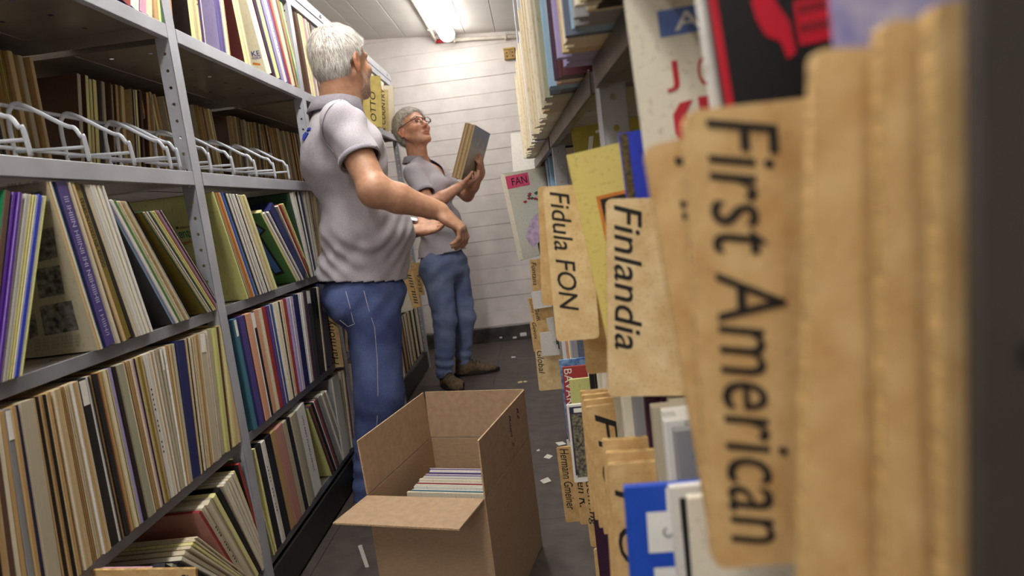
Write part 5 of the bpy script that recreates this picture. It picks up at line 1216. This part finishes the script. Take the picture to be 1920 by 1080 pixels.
    def wr(V):
        z = V[:, 2]; low = np.clip(1-np.abs(z-.96)/.16, 0, 1); back = np.clip(-((V-bel)@f)/.16+.45, 0, 1)
        fold = np.sin((z+.35*(V@r)-.10*np.sin(V@f*12))*95)*.5+np.sin((z-.5*(V@f)+.08*np.sin(V@r*10))*61)*.5
        sh = np.exp(-(np.linalg.norm(V-SR, axis=1)/.16)**2)*np.sin((V@f*.8-z*.6)*75)
        fold = fold*(.55+.45*np.tanh(2*noise3(V, 9, 21))); return .0150*low*(.45+.55*back)*fold+.0055*noise3(V*np.array([1, 1, 1.4]), 17, 5)+.0028*noise3(V, 42, 6)+.0045*sh
    sh, SV, SQ = garment('polo_shirt', G, [M_POLO], keep, wr, root)
    cuff(sh, cR, sr, .0675, M_POLOD); cuff(sh, cL, sl, .065, M_POLOD)
    collar(sh, nb+ax*.006-f*.004, ax, f, r, .074, M_POLOD, .040)
    # printed mark on the upper back: a dot and a slanting stroke
    Nn = vnormals(SV, SQ)
    def onshirt(px, py):
        o = np.array([0, 0, CH]); d = unit(_ray(px, py)); t = (SV-o)@d; dist = np.linalg.norm(SV-o-t[:, None]*d, axis=1); k = np.where(dist < .02)[0]; k = k[np.argmin(t[k]+dist[k]*4)]
        return SV[k]+Nn[k]*.0015, Nn[k]
    for pts in ([(561, 236), (567, 235), (568, 241), (562, 243)], [(558, 262), (565, 246), (572, 250), (564, 264)], [(557, 250), (562, 246), (562, 255), (558, 262)]):
        try:
            P_ = [onshirt(x+7, y)[0] for x, y in pts]; n_ = len(P_); N_ = np.mean([onshirt(x+7, y)[1] for x, y in pts], 0)
            vs = [p+N_*.0025 for p in P_]+[p-N_*.004 for p in P_]
            child('printed_mark', mesh('printed_mark', vs, [tuple(range(n_)), tuple(range(2*n_-1, n_-1, -1))]+[(i, n_+i, n_+(i+1) % n_, (i+1) % n_) for i in range(n_)], [M_BLUE]), sh)
        except Exception as ex: print('mark', ex)
    for line in ([(640, 186), (622, 200), (610, 218), (605, 240), (608, 265), (618, 288)],):
        try: child('seam', MB().tube(spline([onshirt(*p)[0] for p in line], 4), .0014, 6).me('seam', [M_POLOD], True), sh)
        except Exception as ex: print('shseam', ex)
    # jeans
    J = Field((-1.02, 1.95, .03), (-.35, 2.75, 1.02), .0055)
    J.ell(pel+UP*.015, (f, r, UP), (.150, .165, .125), .04); J.ell(pel-f*.045-UP*.0+r*.08, (f, r, UP), (.103, .088, .090), .03); J.ell(pel-f*.045-UP*.0-r*.08, (f, r, UP), (.103, .085, .088), .03)
    J.cap(HR_, KR, .098, .086, .03); J.cap(KR, AR, .084, .070, .03); J.cap(HL_, KL, .088, .080, .03); J.cap(KL, AL, .082, .068, .03)
    def wj(V):
        z = V[:, 2]; kn = np.exp(-((z-.46)/.13)**2); an = np.exp(-((z-.14)/.10)**2); cr = np.exp(-((z-.74)/.06)**2)
        n1 = noise3(V, 9, 31); return .0032*kn*np.sin((z+.5*(V@f))*70+3*n1)*(.5+.5*np.tanh(2*noise3(V, 12, 32)))+.0045*an*np.sin((z-.3*(V@f))*80+3*n1)+.0035*cr*np.sin((z-.9*(V@f))*70+2*n1)+.0030*noise3(V*np.array([1, 1, .6]), 20, 8)+.0015*noise3(V, 48, 9)
    jn, JV, JQ = garment('jeans', J, [M_JM], lambda V: (V[:, 2] > .045) & (V[:, 2] < .93), wj, root)
    Jn = vnormals(JV, JQ)
    def onj(px, py):
        o = np.array([0, 0, CH]); d = unit(_ray(px, py)); t = (JV-o)@d; dist = np.linalg.norm(JV-o-t[:, None]*d, axis=1); k = np.where(dist < .012)[0]; k = k[np.argmin(t[k])]
        return JV[k]+Jn[k]*.0012
    for line in ([(679, 540), (689, 575), (699, 620), (706, 680), (710, 740), (708, 790), (700, 840)], [(645, 542), (650, 575), (658, 605), (661, 612)], [(661, 612), (648, 616), (636, 606)]):
        try: child('seam', MB().tube([onj(*p) for p in line], .0013, 6).me('seam', [M_STITCH], True), jn)
        except Exception as ex: print('seam', ex)
    shoe(root, (AR[0]-.05, AR[1], 0), (AR[0]+.2, AR[1]+.03, 0), M_SHOE, .29); shoe(root, (AL[0]-.05, AL[1]+.02, 0), (AL[0]+.2, AL[1]+.12, 0), M_SHOE, .29)
    # wristwatch on the left wrist
    wd = unit(WL-EL); c = WL-wd*.012; q = unit(np.cross(wd, UP)); p2 = np.cross(wd, q)
    wt = child('wristwatch', MB().tube([c+(q*math.cos(t)+p2*math.sin(t))*.0325 for t in np.linspace(0, 2*math.pi, 25)[:-1]], .0055, 6, closed=True).me('wristwatch', [mat('steel', 'A9A9AC', .25, .1, metal=1)], True), root)
    child('watch_case', MB().tube([c-p2*.033, c-p2*.043], .017, 20).me('watch_case', [MATS['steel']]), wt)
build_man()
# ------------------------------------------------------------------ the woman
def build_woman():
    root = empty('person', (-.57, 3.85, 0)); tag(root, 'short-haired woman in spectacles, grey polo shirt and blue jeans holding up records', 'person')
    a = math.radians(-20); f = np.array([math.cos(a), math.sin(a), 0]); r = np.array([f[1], -f[0], 0])
    ah = math.radians(-40); pt = math.radians(22); hf = unit([math.cos(ah)*math.cos(pt), math.sin(ah)*math.cos(pt), math.sin(pt)]); hr = unit(np.cross(hf, UP)); hu = np.cross(hr, hf)
    O = W3(773, 243, 3.87); s = 1.10
    pel, bel, che = W3(831, 492, 3.87), W3(827, 425, 3.87), W3(809, 350, 3.87)
    SR, SL = W3(776, 325, 3.715), W3(806, 318, 4.02); ER = W3(806, 386, 3.60); WR = W3(862, 350, 3.70); EL = W3(876, 366, 4.0); WL = W3(902, 322, 3.93)
    HR_, KR, AR = W3(818, 500, 3.79), W3(834, 600, 3.77), W3(833, 706, 3.74)
    HL_, KL, AL = W3(851, 497, 3.96), W3(871, 595, 3.97), W3(868, 676, 3.97)
    nb = W3(783, 303, 3.87)
    def torso(F, g):
        F.ell(che, (f, r, UP), (.115+g, .150+g, .15+g), .05); F.ell(bel, (f, r, UP), (.128+g, .150+g, .15+g), .05); F.ell(pel, (f, r, UP), (.130+g, .160+g, .12+g), .05)
        for q in (-1, 1): F.ell(che+f*.075+r*q*.07-UP*.01, (f, r, UP), (.062+g, .065+g, .062+g), .04)
        F.cap(SR, SL, .050+g, .050+g, .05); F.cap(SR*.55+nb*.45, nb, .035+g, .035+g, .04); F.cap(SL*.55+nb*.45, nb, .035+g, .035+g, .04); F.cap(che, nb, .07+g, .045+g, .05)
    F = Field((-.95, 3.35, .02), (-.15, 4.25, 1.75), .0042)
    torso(F, -.014)
    F.cap(SR, ER, .044, .038, .03); F.cap(ER, ER*.6+WR*.4, .038, .038, .02); F.cap(ER*.6+WR*.4, WR, .038, .026, .02)
    F.cap(SL, EL, .044, .038, .03); F.cap(EL, EL*.6+WL*.4, .038, .038, .02); F.cap(EL*.6+WL*.4, WL, .038, .025, .02)
    d1 = unit([.80, .45, .25]); n1 = unit([-.30, .05, .95])
    hand(F, WR, d1, n1, -(-np.cross(d1, n1)), [(.5, .5, .3), (.4, .5, .3), (.35, .45, .3), (.3, .4, .3)], .95, .04, (.7, .8))
    d2 = unit([.05, -.62, .72]); n2 = unit([-.92, .25, .20])
    hand(F, WL, d2, n2, -np.cross(d2, n2), [(.55, .5, .3), (.5, .5, .3), (.45, .5, .3), (.4, .5, .3)], .95, .06, (.4, .2))
    for h_, k_, an in ((HR_, KR, AR), (HL_, KL, AL)): F.cap(h_, k_, .07, .05, .03); F.cap(k_, an, .05, .035, .03)
    F.cap(O+(hf*-.03+hu*-.05)*s, nb, .050, .054, .025); F.cap(O+(hf*.02+hu*-.08)*s, nb+f*.02, .036, .046, .025)
    head(F, O, hf, hr, hu, s*.98)
    V, Q = F.mesh(); child('body', np_mesh('body', V, Q, [M_SKW], col=head_tint(V, O, hf, hr, hu, s)), root)
    for q in (-1, 1):
        child('eyebrow', MB().tube([O+(hf*.096+hr*q*.016+hu*.020)*s, O+(hf*.092+hr*q*.032+hu*.026)*s, O+(hf*.074+hr*q*.050+hu*.018)*s], .0028, 8, r2=.0015).me('eyebrow', [M_HAIRW], True), root)
        c = O+(hf*.0745+hr*q*.031-hu*.001)*s
        child('eyelashes', MB().tube([c+(hf*.012-hr*.011-hu*.004)*s, c+(hf*.0145-hu*.0065)*s, c+(hf*.012+hr*.011-hu*.004)*s], .0011, 6).me('eyelashes', [M_IRIS], True), root)
    def kf(a_, b_, c_):
        front = a_-.074-(c_-.06)*.3; side = np.where(a_ > .026, (.036-c_)+(a_-.026)*.55, -1.)
        back = (-.085-c_)+np.clip(a_+.03, -.2, .03)*1.2
        earc = .026-np.sqrt((a_+.006)**2+(c_+.022)**2)-np.where(np.abs(b_) > .05, 0, .2)
        side2 = np.where(np.abs(b_) > .045, (-.035-c_)+np.clip(a_+.03, -.02, .03)*1.8, -1)
        return np.maximum(np.maximum(front, side), np.maximum(np.maximum(back, side2), earc))
    crown = O+(hf*-.05+hu*.10)*s
    hair_cap('hair', O, hf, hr, hu, s, .008, kf, M_HAIRW, root, 8000, .022, lambda p: (p-crown)/(np.linalg.norm(p-crown, axis=1)[:, None]+1e-6)-UP*.3, .00045, 13)
    # spectacles
    gl = child('spectacles', None, root); gl.empty_display_size = .02
    for q in (-1, 1):
        C_ = O+(hf*.108+hr*q*.031-hu*.004)*s; rg = []
        for t in np.linspace(0, 2*math.pi, 25)[:-1]:
            x = math.copysign(abs(math.cos(t))**.75, math.cos(t))*.0235; y = math.copysign(abs(math.sin(t))**.75, math.sin(t))*.0145
            rg.append(C_+(hr*x+hu*y-hf*abs(x*q+.0)*0-hf*(.006 if x*q > .012 else 0))*s)
        child('rim', MB().tube(rg, .0021, 6, closed=True).me('rim', [M_GLASSF], True), gl)
        child('lens', mesh('lens', [p for p in rg]+[p-hf*.0012 for p in rg], [tuple(range(24)), tuple(range(47, 23, -1))]+[(i, 24+i, 24+(i+1) % 24, (i+1) % 24) for i in range(24)], [M_LENS]), gl)
        child('temple', MB().tube([C_+(hr*q*.024-hf*.006+hu*.006)*s, C_+(hr*q*.040-hf*.03+hu*.006)*s, O+(hf*-.004+hr*q*.086+hu*.008)*s, O+(hf*-.022+hr*q*.086-hu*.006)*s], .0024, 6).me('temple', [M_GLASSF], True), gl)
    child('bridge', MB().tube([O+(hf*.109+hr*.008+hu*.002)*s, O+(hf*.115+hu*.005)*s, O+(hf*.109-hr*.008+hu*.002)*s], .0014, 6).me('bridge', [M_GLASSF], True), gl)
    child('earring', MB().tube([O+(hr*.083-hu*.050-hf*.006)*s+np.array([0, 0, -.012])+np.array([math.cos(t), 0, math.sin(t)])*.008 for t in np.linspace(0, 6.28, 13)[:-1]], .0012, 6, closed=True).me('earring', [mat('steel', 'A9A9AC', .25, .1, metal=1)], True), root)
    G = Field((-.95, 3.4, .72), (-.2, 4.25, 1.45), .0052)
    torso(G, .004); sr = unit(ER-SR); sl = unit(EL-SL); LR = np.linalg.norm(ER-SR); LL = np.linalg.norm(EL-SL)
    G.cap(SR, SR+sr*LR*.8, .055, .062, .03); G.cap(SL, SL+sl*LL*.7, .055, .060, .03); G.cap(pel, pel+UP*.06, .138, .14, .05)
    cR = SR+sr*LR*.66; cL = SL+sl*LL*.5; ax = unit(O+(hf*-.03+hu*-.05)*s-nb)
    def keep(V):
        hem = V[:, 2] > .792+.015*np.clip((V@f-pel@f)/.15, -1, 1)
        arm = ~((((V-cR)@sr) > 0) & (np.linalg.norm(V-(cR+sr*.05), axis=1) < .105)); arm2 = ~((((V-cL)@sl) > 0) & (np.linalg.norm(V-(cL+sl*.05), axis=1) < .105))
        d = V-nb; t = d@ax; rad = np.linalg.norm(d-t[:, None]*ax, axis=1); nk = ~((rad < .060) & (t > -.04))
        dv = V-(nb-UP*.03+f*.05); vneck = ~((np.abs(dv@r) < .030+.35*np.clip(dv[:, 2], -.09, .1)) & (dv@f > .0) & (dv[:, 2] > -.085))
        return hem & arm & arm2 & nk & vneck
    def wr(V):
        z = V[:, 2]; low = np.clip(1-np.abs(z-.95)/.2, 0, 1)
        n1 = noise3(V, 10, 51); return .007*low*np.sin((z*.7+.6*(V@f))*60+2.5*n1)+.0035*noise3(V*np.array([1, 1, .7]), 24, 15)+.002*noise3(V, 50, 16)
    sh, SV, SQ = garment('polo_shirt', G, [M_POLO], keep, wr, root)
    cuff(sh, cR, sr, .0605, M_POLOD); cuff(sh, cL, sl, .0585, M_POLOD)
    collar(sh, nb+ax*.002-f*.002, ax, f, r, .062, M_POLOD, .034, .55)
    c = che+f*.122+r*(-.055)+UP*.03; child('printed_mark', MB().box((-.012, -.001, -.006), (.012, .001, .006)).me('printed_mark', [M_BLUE]), sh, Matrix.Translation(c+f*.03) @ Matrix.Rotation(a+math.pi/2, 4, 'Z'))
    J = Field((-.95, 3.45, .03), (-.25, 4.25, .98), .0055)
    J.ell(pel, (f, r, UP), (.128, .160, .14), .05); J.ell(pel-f*.03-UP*.05, (f, r, UP), (.11, .15, .1), .04)
    J.cap(HR_, KR, .092, .070, .03); J.cap(KR, AR, .068, .050, .025); J.cap(HL_, KL, .090, .068, .03); J.cap(KL, AL, .066, .048, .025)
    def wj(V):
        z = V[:, 2]; kn = np.exp(-((z-.42)/.12)**2); an = np.exp(-((z-.13)/.07)**2); cr = np.exp(-((z-.70)/.08)**2)
        n1 = noise3(V, 11, 41); return .004*kn*np.sin((z+.6*(V@f))*80+3*n1)*(.5+.5*np.tanh(2*noise3(V, 14, 42)))+.0045*an*np.sin(z*95+3*n1)+.004*cr*np.sin((z-.6*(V@f))*70+2*n1)+.0028*noise3(V*np.array([1, 1, .6]), 24, 18)+.0015*noise3(V, 55, 19)
    garment('jeans', J, [M_JW], lambda V: (V[:, 2] > .062) & (V[:, 2] < .90), wj, root)
    h1 = np.array(onZ(822, 737, .0)); h1 = np.array([AR[0]-.02, AR[1]+.05, 0]); t1 = h1+np.array([.13, -.20, 0])
    shoe(root, h1, t1, M_SHOE, .265); h2 = np.array([AL[0]-.045, AL[1]-.01, 0]); shoe(root, h2, h2+np.array([.24, .03, 0]), M_SHOE, .275)
build_woman()
# records she holds up
P0 = Vector(W3(847, 331, 3.70)); up = (Vector(W3(873, 228, 3.70))-P0).normalized(); wv = Vector((.978, -.20, 0)); wv = (wv-up*wv.dot(up)).normalized(); dp = wv.cross(up)
if dp.y < 0: dp = -dp
for k in range(6):
    t = .0098; o0 = P0+wv*(k*.0101)-up*random.uniform(0, .004)+dp*random.uniform(-.002, .003)
    # local x: away from the camera, y: thickness, z: up
    M = Matrix((dp, wv, up)).transposed().to_4x4(); M.translation = o0
    m = MB().box((0, 0, 0), (RS, t*.33, RS)).box((0, t*.6, 0), (RS, t*.95, RS)).box((.004, t*.33, .003), (RS-.002, t*.6, RS-.004), mi=1)
    o = link('record_sleeve', m.me('record_sleeve', [rmat('buff' if k % 2 else 'tan'), rmat('cream' if k % 2 else 'brown')]), None, M)
    tag(o, 'tan edged record sleeve, %s from the woman\'s face in the stack she holds' % ordn(k) if k < 5 else 'record sleeve with a cloudy sky landscape cover, outermost in the woman\'s hands', 'record', 'records in the woman\'s hands')
    if k == 5:
        mm, nt, b = newmat('landscape_cover'); tc = N(nt, 'ShaderNodeTexCoord'); sp = N(nt, 'ShaderNodeSeparateXYZ'); no = N(nt, 'ShaderNodeTexNoise'); no.inputs['Scale'].default_value = 13; no.inputs['Detail'].default_value = 6
        nt.links.new(tc.outputs['Object'], sp.inputs[0]); nt.links.new(tc.outputs['Object'], no.inputs['Vector'])
        ma = N(nt, 'ShaderNodeMath', operation='MULTIPLY_ADD'); ma.inputs[1].default_value = .16; nt.links.new(no.outputs[0], ma.inputs[0]); nt.links.new(sp.outputs['Z'], ma.inputs[2])
        rp = N(nt, 'ShaderNodeValToRGB'); e = rp.color_ramp.elements; e[0].position = .10; e[0].color = hexl('4A4432'); e[1].position = .37; e[1].color = hexl('8E9DB4')
        for ps, hx in ((.15, '8A7C5C'), (.21, 'BDB294'), (.28, 'C4BDAC'), (.32, '9AA0A8')):
            q = rp.color_ramp.elements.new(ps); q.color = hexl(hx)
        nt.links.new(ma.outputs[0], rp.inputs[0]); nt.links.new(rp.outputs[0], b.inputs['Base Color']); b.inputs['Roughness'].default_value = .35
        child('cover_picture', mesh('cover_picture', [(.001, t*.97, .001), (RS-.001, t*.97, .001), (RS-.001, t*.97, RS-.001), (.001, t*.97, RS-.001)], [(3, 2, 1, 0)], [mm]), o, M)
